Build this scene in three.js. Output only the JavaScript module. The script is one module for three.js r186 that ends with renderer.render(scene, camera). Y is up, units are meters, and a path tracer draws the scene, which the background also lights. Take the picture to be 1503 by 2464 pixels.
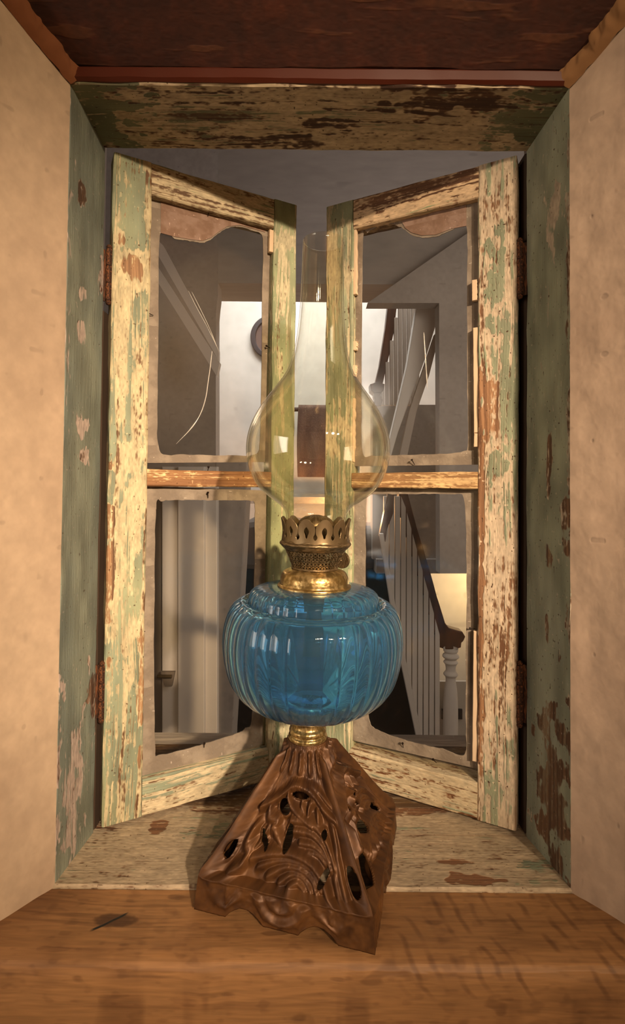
import * as THREE from 'three';
import { mergeGeometries, toCreasedNormals } from 'three/addons/utils/BufferGeometryUtils.js';
import { RectAreaLightUniformsLib } from 'three/addons/lights/RectAreaLightUniformsLib.js';

// ---------------------------------------------------------------- camera, light, exposure
const W = 1503, H = 2464, F = 1230, CY = 1146;
const EYE = new THREE.Vector3(0, 0.3, 0.391);
const scene = new THREE.Scene();
scene.background = new THREE.Color(0x000000);
const camera = new THREE.PerspectiveCamera(2 * Math.atan(H / 2 / F) * 180 / Math.PI, W / H, 0.01, 60);
camera.position.copy(EYE);
camera.rotation.set(0.021, 0, 0.009);
camera.setViewOffset(W, H, 0, H / 2 - CY, W, H);
camera.updateMatrixWorld(true);
scene.add(camera);
const renderer = new THREE.WebGLRenderer({ antialias: true });
renderer.toneMapping = THREE.LinearToneMapping;
renderer.toneMappingExposure = 1.0;
renderer.shadowMap.enabled = true;
RectAreaLightUniformsLib.init();

// the room's spot lamp, above and to the right behind the camera
const LAMP = new THREE.Vector3(1.02, 1.33, 2.40);
const LAMP_AIM = new THREE.Vector3(-0.02, 0.285, -0.05);
const SPOTS = [[LAMP, 39], [LAMP.clone().add(new THREE.Vector3(-0.42, 0.02, 0.12)), 5], [LAMP.clone().add(new THREE.Vector3(0.40, -0.01, -0.05)), 5]];
for (const [p, power] of SPOTS) {
  const spot = new THREE.SpotLight(new THREE.Color(1, 0.74, 0.515), power, 0, 0.140, 1.0, 2);
  spot.position.copy(p); spot.target.position.copy(LAMP_AIM);
  spot.castShadow = true; spot.shadow.radius = 2.0;
  scene.add(spot, spot.target);
}
// daylight through the roof window over the stair landing
const skylight = new THREE.RectAreaLight(new THREE.Color(0.90, 0.95, 1.0), 18, 1.6, 0.8);
skylight.position.set(-0.1, 2.55, -3.3); skylight.rotation.set(-Math.PI / 2, 0, 0);
scene.add(skylight);
// added area light that fills the hall, with no known source
const hallFill = new THREE.RectAreaLight(new THREE.Color(1.0, 0.93, 0.90), 4.2, 1.0, 1.4);
hallFill.position.set(0.9, 0.6, -0.24); hallFill.lookAt(0.2, 0.1, -4);
scene.add(hallFill);
// the room's own window, in its left wall
const roomWindow = new THREE.RectAreaLight(new THREE.Color(1.0, 0.88, 0.76), 5.0, 0.9, 0.8);
roomWindow.position.set(-1.72, 0.45, 1.0); roomWindow.lookAt(0, 0.3, 0.6);
scene.add(roomWindow);
const aisleLight = new THREE.PointLight(new THREE.Color(1, 0.52, 0.22), 1.7, 0, 2);
aisleLight.castShadow = true; scene.add(aisleLight);
const stairLight = new THREE.PointLight(new THREE.Color(1, 0.72, 0.34), 1.4, 0, 2);
stairLight.castShadow = true; scene.add(stairLight);

// ---------------------------------------------------------------- helpers
const v3 = (x, y, z) => new THREE.Vector3(x, y, z);
function ray(px, py) { return v3((px - W / 2) / F, -(py - CY) / F, -1).applyQuaternion(camera.quaternion); }
function at(px, py, d) { const r = ray(px, py); return r.multiplyScalar(-d / r.z).add(EYE); }
function onPlane(px, py, group, z = 0) {           // a point of the plane z of a group, in the group's own axes
  group.updateMatrixWorld(true);
  const inv = group.matrixWorld.clone().invert();
  const o = EYE.clone().applyMatrix4(inv), r = ray(px, py).transformDirection(inv);
  return o.addScaledVector(r, (z - o.z) / r.z);
}
function rng(seed) { let s = seed >>> 0; return () => { s = (s + 0x6d2b79f5) | 0; let t = Math.imul(s ^ (s >>> 15), 1 | s); t = (t + Math.imul(t ^ (t >>> 7), 61 | t)) ^ t; return ((t ^ (t >>> 14)) >>> 0) / 4294967296; }; }
const PERM = new Float32Array(65536); { const r = rng(7); for (let i = 0; i < 65536; i++) PERM[i] = r() * 2 - 1; }
function vn(x, y, s = 0) {
  const xi = Math.floor(x), yi = Math.floor(y); let fx = x - xi, fy = y - yi;
  fx = fx * fx * (3 - 2 * fx); fy = fy * fy * (3 - 2 * fy);
  const h = (a, b) => PERM[(Math.imul(a, 0x9E3779B1) ^ Math.imul(b, 0x85EBCA6B) ^ Math.imul(s + 1, 0xC2B2AE35)) >>> 16];
  const a = h(xi, yi), b = h(xi + 1, yi), c = h(xi, yi + 1), d = h(xi + 1, yi + 1);
  return a + (b - a) * fx + (c - a) * fy + (a - b - c + d) * fx * fy;
}
function fbm(x, y, s, o = 3) { let a = 0.55, v = 0; for (let i = 0; i < o; i++) { v += a * vn(x, y, s + i * 17); x = x * 2.03 + 3.1; y = y * 2.03 + 1.7; a *= 0.55; } return v; }
const ss = (a, b, x) => { const t = Math.min(1, Math.max(0, (x - a) / (b - a))); return t * t * (3 - 2 * t); };
const lerp = (a, b, t) => a + (b - a) * t;
const taken = {};
function numbered(n) { taken[n] = (taken[n] ?? -1) + 1; return taken[n] ? `${n}_${String(taken[n]).padStart(3, '0')}` : n; }
function mesh(name, geo, mat, parent) {
  const m = new THREE.Mesh(geo, mat); m.castShadow = m.receiveShadow = true;
  m.name = parent && parent !== scene ? name : numbered(name); (parent || scene).add(m); return m;
}
function part(name, geo, mat, parent) { const k = parent.children.filter((c) => c.name.replace(/_\d{3}$/, '') === name).length; const m = mesh(k ? `${name}_${String(k).padStart(3, '0')}` : name, geo, mat, parent); return m; }
function thing(name, label, category, group) { const o = new THREE.Group(); o.name = numbered(name); o.userData = category ? { label, category } : { label }; if (group) o.userData.group = group; scene.add(o); return o; }
function structure(o) { o.userData.kind = 'structure'; return o; }
const std = (color, o = {}) => new THREE.MeshStandardMaterial({ color, roughness: 0.85, ...o });

// a board: width along x (0..w), length along y (0..L), front face z = 0, back z = -t; edges worn
function beam(L, w, t, { seg = 40, ch = 0.0012, jit = 0.0005, seed = 1 } = {}) {
  const pos = [], uv = [], idx = [];
  const ring = [[ch, 0], [w - ch, 0], [w, -ch], [w, -t + ch], [w - ch, -t], [ch, -t], [0, -t + ch], [0, -ch]];
  const P = (k, j) => {
    const y = L * j / seg, q = ring[k];
    const a = fbm(y * 40 + k * 9.1, k * 3.3, seed, 2) * jit, b = fbm(y * 40 + k * 5.7, k * 1.3 + 40, seed + 5, 2) * jit;
    return [q[0] + a, y, q[1] + Math.min(0, b)];
  };
  for (let k = 0; k < 8; k++) {
    const n = (k + 1) % 8, base = pos.length / 3;
    for (let j = 0; j <= seg; j++) for (const e of [k, n]) {
      const p = P(e, j); pos.push(...p);
      const front = k === 0 || k === 4;
      uv.push(front ? ring[e][0] / w : k < 4 ? 1 + ring[e][1] / w + (1 - ring[e][0] / w) * 0 : -ring[e][1] / w, j / seg);
    }
    for (let j = 0; j < seg; j++) { const a = base + j * 2; idx.push(a, a + 1, a + 3, a, a + 3, a + 2); }
  }
  for (const [j, flip] of [[0, 1], [seg, 0]]) {
    const base = pos.length / 3;
    for (let k = 0; k < 8; k++) { const p = P(k, j); pos.push(...p); uv.push(ring[k][0] / w, (j ? 0.99 : 0.01) + ring[k][1] / L * (j ? 1 : -1)); }
    for (let k = 1; k < 7; k++) flip ? idx.push(base, base + k + 1, base + k) : idx.push(base, base + k, base + k + 1);
  }
  const g = new THREE.BufferGeometry();
  g.setAttribute('position', new THREE.Float32BufferAttribute(pos, 3)); g.setAttribute('uv', new THREE.Float32BufferAttribute(uv, 2)); g.setIndex(idx);
  // orient outward
  fixWinding(g, v3(w / 2, L / 2, -t / 2));
  g.computeVertexNormals(); return g;
}
function fixWinding(g, c) {
  const p = g.attributes.position, i = g.index.array, a = v3(), b = v3(), d = v3(), e = v3();
  for (let k = 0; k < i.length; k += 3) {
    a.fromBufferAttribute(p, i[k]); b.fromBufferAttribute(p, i[k + 1]); d.fromBufferAttribute(p, i[k + 2]);
    e.copy(b).sub(a).cross(d.clone().sub(a)); d.add(a).add(b).divideScalar(3).sub(c);
    d.y *= 0.02 + 0 * 1 || 0.02;
    const dd = v3().fromBufferAttribute(p, i[k]).add(v3().fromBufferAttribute(p, i[k + 1])).add(v3().fromBufferAttribute(p, i[k + 2])).divideScalar(3).sub(c);
    const cap = Math.abs(e.y) > 0.9 * e.length();
    if ((cap ? e.y * dd.y : e.x * dd.x * 1 + e.z * dd.z) < 0) { const t = i[k + 1]; i[k + 1] = i[k + 2]; i[k + 2] = t; }
  }
}
function placed(g, origin, wd, ld) { // width direction, length direction; the front face looks along their cross product
  const a = wd.clone().normalize(), b = ld.clone().normalize(), n = a.clone().cross(b);
  return g.applyMatrix4(new THREE.Matrix4().makeBasis(a, b, n).setPosition(origin));
}
function box(w, h, d, x = 0, y = 0, z = 0) { return new THREE.BoxGeometry(w, h, d).translate(x, y, z); }
function poly(points, depth, { bevel = 0, curve = 6 } = {}) { // an outline in x, y with thickness towards -z
  const s = points instanceof THREE.Shape ? points : new THREE.Shape(points.map((p) => new THREE.Vector2(p.x ?? p[0], p.y ?? p[1])));
  return new THREE.ExtrudeGeometry(s, { depth, bevelEnabled: bevel > 0, bevelSize: bevel, bevelThickness: bevel, bevelSegments: 2, curveSegments: curve }).translate(0, 0, -depth);
}
function polyAt(pixels, d, thick, o) { // the same from outline points at a distance d
  const p = pixels.map(([x, y]) => at(x, y, d)); return poly(p, thick, o).translate(0, 0, EYE.z - d);
}
function tube(pts, r, seg = 40, rs = 8, closed = false) { return new THREE.TubeGeometry(new THREE.CatmullRomCurve3(pts, closed), seg, r, rs, closed); }
function smoothProfile(pts, n) { return new THREE.CatmullRomCurve3(pts.map(([r, y]) => v3(r, y, 0)), false, 'centripetal').getPoints(n).map((p) => new THREE.Vector2(Math.max(0.0001, p.x), p.y)); }
function lathe(pts, seg = 64, rib = null) {
  const g = new THREE.LatheGeometry(pts, seg, Math.PI);
  if (rib) { const p = g.attributes.position; for (let i = 0; i < p.count; i++) { const x = p.getX(i), y = p.getY(i), z = p.getZ(i), k = rib(Math.atan2(x, z), Math.hypot(x, z), y); p.setXYZ(i, x * k, y, z * k); } g.computeVertexNormals(); weldSeam(g, pts.length, seg); }
  return g;
}
function weldSeam(g, rows, seg) { const n = g.attributes.normal; for (let j = 0; j < rows; j++) { const a = j, b = seg * rows + j; const x = n.getX(a) + n.getX(b), y = n.getY(a) + n.getY(b), z = n.getZ(a) + n.getZ(b), l = Math.hypot(x, y, z) || 1; n.setXYZ(a, x / l, y / l, z / l); n.setXYZ(b, x / l, y / l, z / l); } }

// ---------------------------------------------------------------- textures
const srgb = (h) => [(h >> 16) & 255, (h >> 8) & 255, h & 255];
function tex(w, h, fill, { bump = true, rough = false } = {}) { // fill(u, v, out) sets out.c = [r, g, b] (sRGB) and out.h = height
  const c = new Uint8Array(w * h * 4), b = new Uint8Array(w * h * 4), o = { c: [0, 0, 0], h: 0.5 };
  for (let j = 0; j < h; j++) for (let i = 0; i < w; i++) {
    fill((i + 0.5) / w, (j + 0.5) / h, o); const k = (j * w + i) * 4;
    c[k] = o.c[0]; c[k + 1] = o.c[1]; c[k + 2] = o.c[2]; c[k + 3] = 255;
    const q = Math.max(0, Math.min(255, o.h * 255)); b[k] = b[k + 1] = b[k + 2] = q; b[k + 3] = 255;
  }
  const mk = (d, s) => { const t = new THREE.DataTexture(d, w, h); t.magFilter = THREE.LinearFilter; t.minFilter = THREE.LinearFilter; t.wrapS = t.wrapT = THREE.MirroredRepeatWrapping; if (s) t.colorSpace = THREE.SRGBColorSpace; t.needsUpdate = true; return t; };
  return { map: mk(c, true), bumpMap: bump ? mk(b, false) : null };
}
// old timber under flaking coats: bare wood, a cream undercoat, a green or blue top coat
function weathered(o) {
  const { px, size, seed = 1, wood = [0x4a2c17, 0x9a6a3c], cream = 0xcdbd98, top = 0x7f8a68, creamBias = 0, topBias = 0, patches = [], specks = 0.5, streak = 0.5, top2 = null } = o;
  const wd = srgb(wood[0]), wl = srgb(wood[1]), cr = srgb(cream), tp = srgb(top), t2 = srgb(top2 ?? top);
  const [ww, LL] = size;
  const t = tex(px[0], px[1], (u, v, out) => {
    const X = u * ww, Y = v * LL, wob = vn(X * 40, Y * 9, seed) * 0.004;
    const fib = fbm((X + wob) * 900, Y * 16, seed + 1, 2), fib2 = vn((X + wob) * 420, Y * 8, seed + 2);
    const big = fbm(X * 30, Y * 11, seed + 3, 3), mid = fbm(X * 190, Y * 70, seed + 4, 3), fine = fbm(X * 700, Y * 260, seed + 5, 2), lobe = fbm(X * 110, Y * 70, seed + 6, 3);
    let aC = creamBias, aT = topBias, aW = 0;
    for (const p of patches) {
      const du = (u - p.u) / p.ru, dv = (v - p.v) / p.rv, d = 1 - Math.sqrt(du * du + dv * dv) + (lobe * 1.1 + mid * 0.4 + fine * 0.3) * (p.rag ?? 0.75);
      const k = ss(0, p.soft ?? 0.5, d); aC += (p.c || 0) * k; aT += (p.t || 0) * k; aW += (p.w || 0) * k;
    }
    const g = (fib * 0.6 + fib2 * 0.5) * streak;
    const mC = ss(-0.20, 0.22, big * 0.36 + mid * 0.36 + fine * 0.45 + g + aC);
    const mT = ss(-0.16, 0.18, fbm(X * 26 + 9, Y * 9 + 4, seed + 8, 3) * 0.6 + mid * -0.2 + fbm(X * 340, Y * 60, seed + 11, 2) * 0.4 + fine * 0.25 + g * 1.1 + aT) * (0.35 + 0.65 * mC);
    const wt = Math.min(1, Math.max(0, 0.5 + fib * 0.55 + fib2 * 0.45 + aW)), hue = ss(-0.3, 0.3, big), tv = 1 + fbm(X * 90, Y * 30, seed + 13, 2) * 0.22, cv = 1 + fine * 0.16 + mid * 0.12;
    for (let i = 0; i < 3; i++) {
      let c = lerp(wd[i], wl[i], wt); c = lerp(c, cr[i] * cv, mC); c = lerp(c, lerp(tp[i], t2[i], hue) * tv, mT); out.c[i] = c;
    }
    const scr = ss(0.32, 0.66, fbm((X + wob) * 1500, Y * 13, seed + 31, 2)) * ss(-0.1, 0.4, fbm(X * 60, Y * 20, seed + 33, 2)) * streak * 0.95;
    for (let i = 0; i < 3; i++) out.c[i] = lerp(out.c[i], lerp(wd[i], wl[i], 0.35), scr);
    const sp = vn(X * 900, Y * 360, seed + 21); // chips and worm holes
    const dk = ss(0.86, 0.93, sp) * specks, lt = ss(0.80, 0.92, vn(X * 700 + 50, Y * 330, seed + 23)) * specks * 0.8;
    for (let i = 0; i < 3; i++) { out.c[i] = lerp(out.c[i], wd[i] * 0.8, dk); out.c[i] = Math.max(0, Math.min(255, lerp(out.c[i], Math.min(255, cr[i] * 1.1), lt))); }
    out.h = 0.25 - scr * 0.2 + mC * 0.28 + mT * 0.22 + fib * 0.14 + fine * 0.09 - dk * 0.35;
  });
  return new THREE.MeshStandardMaterial({ map: t.map, bumpMap: t.bumpMap, bumpScale: o.bump ?? 0.0011, roughness: 0.72 });
}
function plasterTex(seed, tone, mottled, n = 768) {
  const a = srgb(tone), b = srgb(mottled);
  return tex(n, n, (u, v, o) => {
    const m = ss(-0.5, 0.6, fbm(u * 5, v * 5, seed, 4)), f = fbm(u * 60, v * 60, seed + 3, 3), d = ss(0.82, 0.95, vn(u * 40, v * 40, seed + 9));
    const st = ss(0.55, 0.8, fbm(u * 18, v * 9, seed + 14, 3));
    for (let i = 0; i < 3; i++) o.c[i] = Math.min(255, lerp(a[i], b[i], m) * (1 + f * 0.05) * (1 - st * 0.07) * (1 - d * 0.08));
    o.h = 0.5 + fbm(u * 9, v * 9, seed + 5, 3) * 0.3 + f * 0.03 - d * 0.05;
  });
}

// ---------------------------------------------------------------- the window recess: walls, shelf, lintel
const XL = -0.191, XR = 0.197, TOPF = 0.612, FRAME_D = 0.057;
const WALL_Z = 0.062, OUT_Z = -0.21, WTOP = 1.75, FLOOR = -0.95;
const plL = plasterTex(31, 0xa8927b, 0xb6a087), plR = plasterTex(57, 0xa8917c, 0xb39c86);
const plasterL = new THREE.MeshStandardMaterial({ map: plL.map, bumpMap: plL.bumpMap, bumpScale: 0.003, roughness: 0.9 });
const plasterR = new THREE.MeshStandardMaterial({ map: plR.map, bumpMap: plR.bumpMap, bumpScale: 0.004, roughness: 0.9 });
// a wall beside the recess: plan outline swept upwards, its splayed face dense and uneven
function sideWall(s, x0, seed) {
  const plan = [];
  const N = 22, run = 0.040;
  plan.push([x0 + s * 0.085, OUT_Z], [x0 + s * 0.022, -FRAME_D - 0.006], [x0 + s * 0.015, -0.02]);
  for (let i = 0; i <= N; i++) { const k = i / N; plan.push([x0 + s * (run * k), 0.052 * k]); }
  for (let i = 1; i <= 6; i++) { const a = (i / 6) * 0.9; plan.push([x0 + s * (run + 0.012 * Math.sin(a) * 1.1), 0.052 + 0.010 * Math.sin(a)]); }
  plan.push([x0 + s * 1.6, WALL_Z], [x0 + s * 1.6, OUT_Z]);
  const ys = [FLOOR]; for (let i = 0; i <= 90; i++) ys.push(-0.06 + 0.78 * i / 90); ys.push(WTOP);
  const n = plan.length, pos = [], uv = [], idx = [];
  ys.forEach((y, j) => plan.forEach((p, i) => {
    const dense = i >= 3 && i < n - 2, k = dense ? fbm(y * 11, p[1] * 14 + seed, seed, 3) * 0.0022 * ss(0, 6, i - 3) + fbm(y * 60, p[1] * 60, seed + 4, 2) * 0.0007 : 0;
    pos.push(p[0] + s * k * 0.8, y, p[1] - k * 0.6); uv.push((p[1] + (p[0] - x0) * s * 0.8) / 0.42, y / 0.42);
  }));
  for (let j = 0; j < ys.length - 1; j++) for (let i = 0; i < n; i++) { const a = j * n + i, b = j * n + (i + 1) % n, c = a + n, d = b + n; s < 0 ? idx.push(a, d, b, a, c, d) : idx.push(a, b, d, a, d, c); }
  const top = (ys.length - 1) * n;
  const tri = THREE.ShapeUtils.triangulateShape(plan.map((p) => new THREE.Vector2(...p)), []);
  for (const f of tri) { idx.push(f[0], f[1], f[2]); idx.push(top + f[0], top + f[2], top + f[1]); }
  const g = new THREE.BufferGeometry(); g.setAttribute('position', new THREE.Float32BufferAttribute(pos, 3)); g.setAttribute('uv', new THREE.Float32BufferAttribute(uv, 2)); g.setIndex(idx);
  return toCreasedNormals(g, 0.7);
}
structure(mesh('wall_left', sideWall(-1, XL, 3), plasterL)).userData.label = 'pale plastered wall splayed outward left of the old window frame';
structure(mesh('wall_right', sideWall(1, XR, 11), plasterR)).userData.label = 'pale plastered wall splayed outward right of the old window frame';

// shelf
const shelfTex = tex(2048, 640, (u, v, o) => {
  const X = u * 0.62, Y = v * 0.20;
  const wob = fbm(X * 5, Y * 8, 71, 2) * 0.02;
  const gr = fbm(X * 12, (Y + wob) * 260, 72, 3), fine = fbm(X * 60, Y * 700, 74, 2), bl = fbm(X * 9, Y * 16, 75, 4), pores = fbm(X * 110, Y * 260, 79, 2);
  // saw marks: arcs across the right of the board
  let saw = 0; const fl = ss(0.15, 0.55, bl);
  if (X > 0.355 && Y > 0.045 && Y < 0.13) { const q = (0.127 - Y) / 0.07, xs = X - 0.022 * Math.pow(q, 1.5) * (0.6 + X) + fbm(X * 14, Y * 34, 83, 3) * 0.006, k = (xs - 0.362) / 0.0125, d = Math.abs(k - Math.round(k)) * 0.0125; saw = (1 - ss(0.0003, 0.0030, d)) * ss(-0.15, 0.35, fbm(Math.round(k) * 5.3, Y * 70, 84, 2)) * ss(0.045, 0.058, Y) * ss(0.355, 0.38, X) * (1 - ss(0.54, 0.57, X)) * 0.85; }
  const mk = ss(0.52, 0.66, fbm(X * 42, Y * 100, 78, 2));
  const dk = Math.min(1, 0.55 * saw + 0.42 * mk + 0.30 * ss(0.1, 0.6, gr) + 0.22 * ss(0.1, 0.5, pores));
  const a = [136, 98, 60], b = [166, 122, 78], d = [74, 46, 26];
  for (let i = 0; i < 3; i++) o.c[i] = Math.max(0, lerp(lerp(a[i], b[i], 0.5 + bl * 0.7), d[i], dk * 0.75 + fl * 0.2 + 0.28 * ss(0.05, 0.5, fbm(X * 8 + 3, Y * 14, 87, 4)) + (Y < 0.05 ? 0.3 : 0.1) * ss(0.1, 0.5, fbm(X * 55, Y * 9, 88, 3))) * (1 + fine * 0.1));
  // knot with a split at the left
  const kx = (X - 0.175) / 0.016, ky = (Y - 0.099) / 0.006, kd = kx * kx + ky * ky + fbm(X * 200, Y * 200, 80, 2) * 0.5, kn = 1 - ss(0.5, 1.2, kd);
  const split = (1 - ss(0.0006, 0.0014, Math.abs((Y - 0.099) - (X - 0.173) * 0.75 - fbm(X * 90, 2, 81, 2) * 0.002))) * (1 - ss(0.007, 0.011, Math.abs(X - 0.172)));
  for (let i = 0; i < 3; i++) o.c[i] = lerp(lerp(o.c[i], d[i] * 0.9, kn * 0.7), 20, split);
  o.h = 0.5 + gr * 0.12 + fine * 0.08 - saw * 0.3 - mk * 0.15 - split * 0.5;
});
const shelfMat = new THREE.MeshStandardMaterial({ map: shelfTex.map, bumpMap: shelfTex.bumpMap, bumpScale: 0.0009, roughness: 0.62 });
const SHELF_Z = 0.0605, SHELF_Y = -0.0028;
{
  const prof = [[0.0016, 0]], R = 0.0065;            // z, y round the section
  for (let i = 1; i <= 16; i++) prof.push([0.0016 + (SHELF_Z - R - 0.0016) * i / 16, 0]);
  for (let i = 1; i <= 10; i++) { const a = Math.PI / 2 * i / 10; prof.push([SHELF_Z - R + R * Math.sin(a), -R + R * Math.cos(a)]); }
  for (let i = 1; i <= 16; i++) prof.push([SHELF_Z, -R - 0.089 * i / 16]);
  prof.push([0.0016, -0.10]);
  const pos = [], uv = [], idx = [], n = prof.length, M = 120; let run = [0]; for (let i = 1; i < n; i++) run.push(run[i - 1] + Math.hypot(prof[i][0] - prof[i - 1][0], prof[i][1] - prof[i - 1][1]));
  for (let j = 0; j <= M; j++) { const x = -0.31 + 0.62 * j / M; prof.forEach((p, i) => { const k = i > 1 && i < n - 1 ? 1 : 0, e = fbm(x * 14, run[i] * 12, 91, 3) * 0.0016 * k; const ed = Math.exp(-Math.pow((run[i] - 0.07) / 0.012, 2)); pos.push(x, SHELF_Y + p[1] + e * 0.6 - Math.max(0, fbm(x * 30, 1, 92, 2)) * 0.0025 * ed, p[0] + e * 0.6 - Math.max(0, fbm(x * 26, 5, 93, 2)) * 0.0025 * ed); uv.push(j / M, 0.20 < 0 ? 0 : 0.63 - run[i] / 0.20 < 0 ? 0 : 0.63 - run[i] / 0.20 + 0.0); }); }
  for (let j = 0; j < M; j++) for (let i = 0; i < n; i++) { const a = j * n + i, b = j * n + (i + 1) % n; idx.push(a, b, b + n, a, b + n, a + n); }
  for (const f of THREE.ShapeUtils.triangulateShape(prof.map((p) => new THREE.Vector2(p[0], p[1])), [])) { idx.push(f[0], f[2], f[1]); idx.push(M * n + f[0], M * n + f[1], M * n + f[2]); }
  const g = new THREE.BufferGeometry(); g.setAttribute('position', new THREE.Float32BufferAttribute(pos, 3)); g.setAttribute('uv', new THREE.Float32BufferAttribute(uv, 2)); g.setIndex(idx);
  structure(mesh('trim_1', toCreasedNormals(g, 0.6), shelfMat)).userData.label = 'thick orange-brown timber sill shelf with a rounded front edge';
}
const wallBelow = structure(mesh('wall_front', mergeGeometries([box(0.62, 0.845, 0.262, 0, -0.1065 - 0.4225, -0.084), box(4.6, 0.905, 0.27, 0, 0.845 + 0.4525, -0.075)]), plasterL));
wallBelow.userData.label = 'plastered wall above and below the window recess';

// timber lintel over the recess: sloping plank, batten
const lintelTex = tex(1024, 512, (u, v, o) => {
  const X = u * 0.62, Y = v * 0.3, gr = fbm(X * 10, Y * 190, 101, 3), bl = fbm(X * 14, Y * 22, 102, 4), st = ss(0.22, 0.42, fbm(X * 22, Y * 34, 104, 4)), f = fbm(X * 90, Y * 500, 105, 2);
  const a = [54, 24, 11], b = [82, 38, 18], p = [104, 64, 36];
  for (let i = 0; i < 3; i++) o.c[i] = Math.max(0, lerp(lerp(a[i], b[i], 0.5 + gr * 0.5 + bl * 0.4), p[i], st * 0.55) * (1 + f * 0.14));
  o.h = 0.5 + gr * 0.2 + f * 0.1 + st * 0.1;
});
const lintelMat = new THREE.MeshStandardMaterial({ map: lintelTex.map, bumpMap: lintelTex.bumpMap, bumpScale: 0.0015, roughness: 0.8 });
{
  const plank = beam(0.62, 0.125, 0.05, { seg: 60, ch: 0.003, jit: 0.002, seed: 5 });
  placed(plank, v3(-0.31, 0.703, 0.095), v3(0, -0.076, -0.095), v3(1, 0, 0));
  structure(mesh('trim_2', plank, lintelMat)).userData.label = 'dark stained timber lintel plank over the recess';
  structure(mesh('trim_8', box(0.58, 0.2, 0.045, 0, 0.755, -0.03), lintelMat)).userData.label = 'added dark filler block behind the batten, keeping the gap dark';  // block added to close the opening, dark so the gap looks shaded
  const bat = beam(0.405, 0.0118, 0.02, { seg: 60, ch: 0.0022, jit: 0.0006, seed: 8 });
  placed(bat, v3(-0.200, TOPF + 0.0012, 0.003), v3(0, 1, 0), v3(-1, 0, 0));
  bat.translate(0.405, 0, 0);
  bat.applyMatrix4(new THREE.Matrix4());
  structure(mesh('trim_3', bat, std(0x4a1c0b, { roughness: 0.4 }))).userData.label = 'thin red-brown batten between lintel plank and painted frame head';
}
// rough mortar along the lintel seams
function mortar(s, x0, color, label, seed) {
  const pos = [], uv = [], idx = [], N = 60, M = 8, r = rng(seed);
  for (let i = 0; i <= N; i++) for (let j = 0; j <= M; j++) {
    const k = i / N, q = j / M, z = 0.001 + 0.062 * k, x = x0 + s * (0.04 / 0.052) * z;
    const yb = 0.612 + z * 0.70 - 0.002, w = 0.011 + 0.004 * fbm(k * 12, 1, seed, 3);
    const bulge = Math.sin(q * Math.PI) * 0.004;
    const e = fbm(k * 16, q * 3, seed + 2, 3) * 0.0016;
    pos.push(x - s * (0.001 + bulge * 0.6 + e + q * w * 0.75), yb + q * 0.012 - bulge * 0.5, z); uv.push(k * 3, q * 0.5);
  }
  for (let i = 0; i < N; i++) for (let j = 0; j < M; j++) { const a = i * (M + 1) + j, b = a + M + 1; idx.push(a, b, b + 1, a, b + 1, a + 1); }
  const g = new THREE.BufferGeometry(); g.setAttribute('position', new THREE.Float32BufferAttribute(pos, 3)); g.setAttribute('uv', new THREE.Float32BufferAttribute(uv, 2)); g.setIndex(idx); g.computeVertexNormals();
  const m = structure(mesh('trim_4', g, std(color, { roughness: 0.95, side: THREE.DoubleSide }))); m.userData.label = label; return m;
}
mortar(-1, XL, 0x7a4a2a, 'rough brown mortar along the top of the left wall', 15);
taken.trim_5 = -1; mortar(1, XR, 0x86603a, 'rough ochre mortar along the top of the right wall', 27).name = 'trim_5';

// ---------------------------------------------------------------- the old window frame
const frame = structure(new THREE.Group()); frame.name = 'window_1'; frame.userData.label = 'weathered green and cream painted timber window frame in the recess'; scene.add(frame);
const matJambL = weathered({ px: [160, 2048], size: [0.0585, 0.62], seed: 201, top: 0x6f776e, top2: 0x797f72, cream: 0xaa9a90, creamBias: 0.8, topBias: 0.85, specks: 0.5, streak: 0.35, wood: [0x4a3527, 0x8a6a52],
  patches: [{ u: 0.35, v: 0.1, ru: 0.5, rv: 0.13, t: -0.95, c: -0.35 }, { u: 0.45, v: 0.565, ru: 0.18, rv: 0.02, t: -0.9 }, { u: 0.5, v: 0.525, ru: 0.22, rv: 0.02, t: -0.9, c: -0.9, w: -0.2 }, { u: 0.35, v: 0.87, ru: 0.12, rv: 0.018, t: -0.9, c: -0.9, w: -0.5 },
    { u: 0.4, v: 0.69, ru: 0.14, rv: 0.02, t: -0.8 }, { u: 0.42, v: 0.74, ru: 0.12, rv: 0.016, t: -0.8 }, { u: 0.0, v: 0.5, ru: 0.15, rv: 0.6, t: -0.5, c: -0.1 }, { u: 0.95, v: 0.77, ru: 0.2, rv: 0.045, t: -1, c: -0.6 }, { u: 0.95, v: 0.21, ru: 0.22, rv: 0.05, t: -1, c: -0.9 }, { u: 0.55, v: 0.13, ru: 0.12, rv: 0.03, t: -1, c: 0.4 }] });
const matJambR = weathered({ px: [160, 2048], size: [0.0585, 0.62], seed: 233, top: 0x7f8470, top2: 0x8b8f7c, cream: 0xa39682, creamBias: 0.75, topBias: 0.65, specks: 0.9, streak: 0.35, wood: [0x46301f, 0x7a5a3e],
  patches: [{ u: 0.6, v: 0.09, ru: 0.42, rv: 0.14, t: -1, c: -1.2, rag: 1 }, { u: 0.55, v: 0.52, ru: 0.07, rv: 0.05, t: -1, c: -1, w: -0.3 }, { u: 0.9, v: 0.45, ru: 0.16, rv: 0.05, t: -0.9, c: -0.8 }, { u: 0.55, v: 0.40, ru: 0.1, rv: 0.025, t: -1, c: -1 }, { u: 0.6, v: 0.86, ru: 0.22, rv: 0.06, t: -0.9, c: 0.2 }, { u: 1.0, v: 0.6, ru: 0.1, rv: 0.6, t: -0.6, c: -0.6 }, { u: 0.5, v: 0.31, ru: 0.05, rv: 0.03, t: -1, c: -1 }] });
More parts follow.
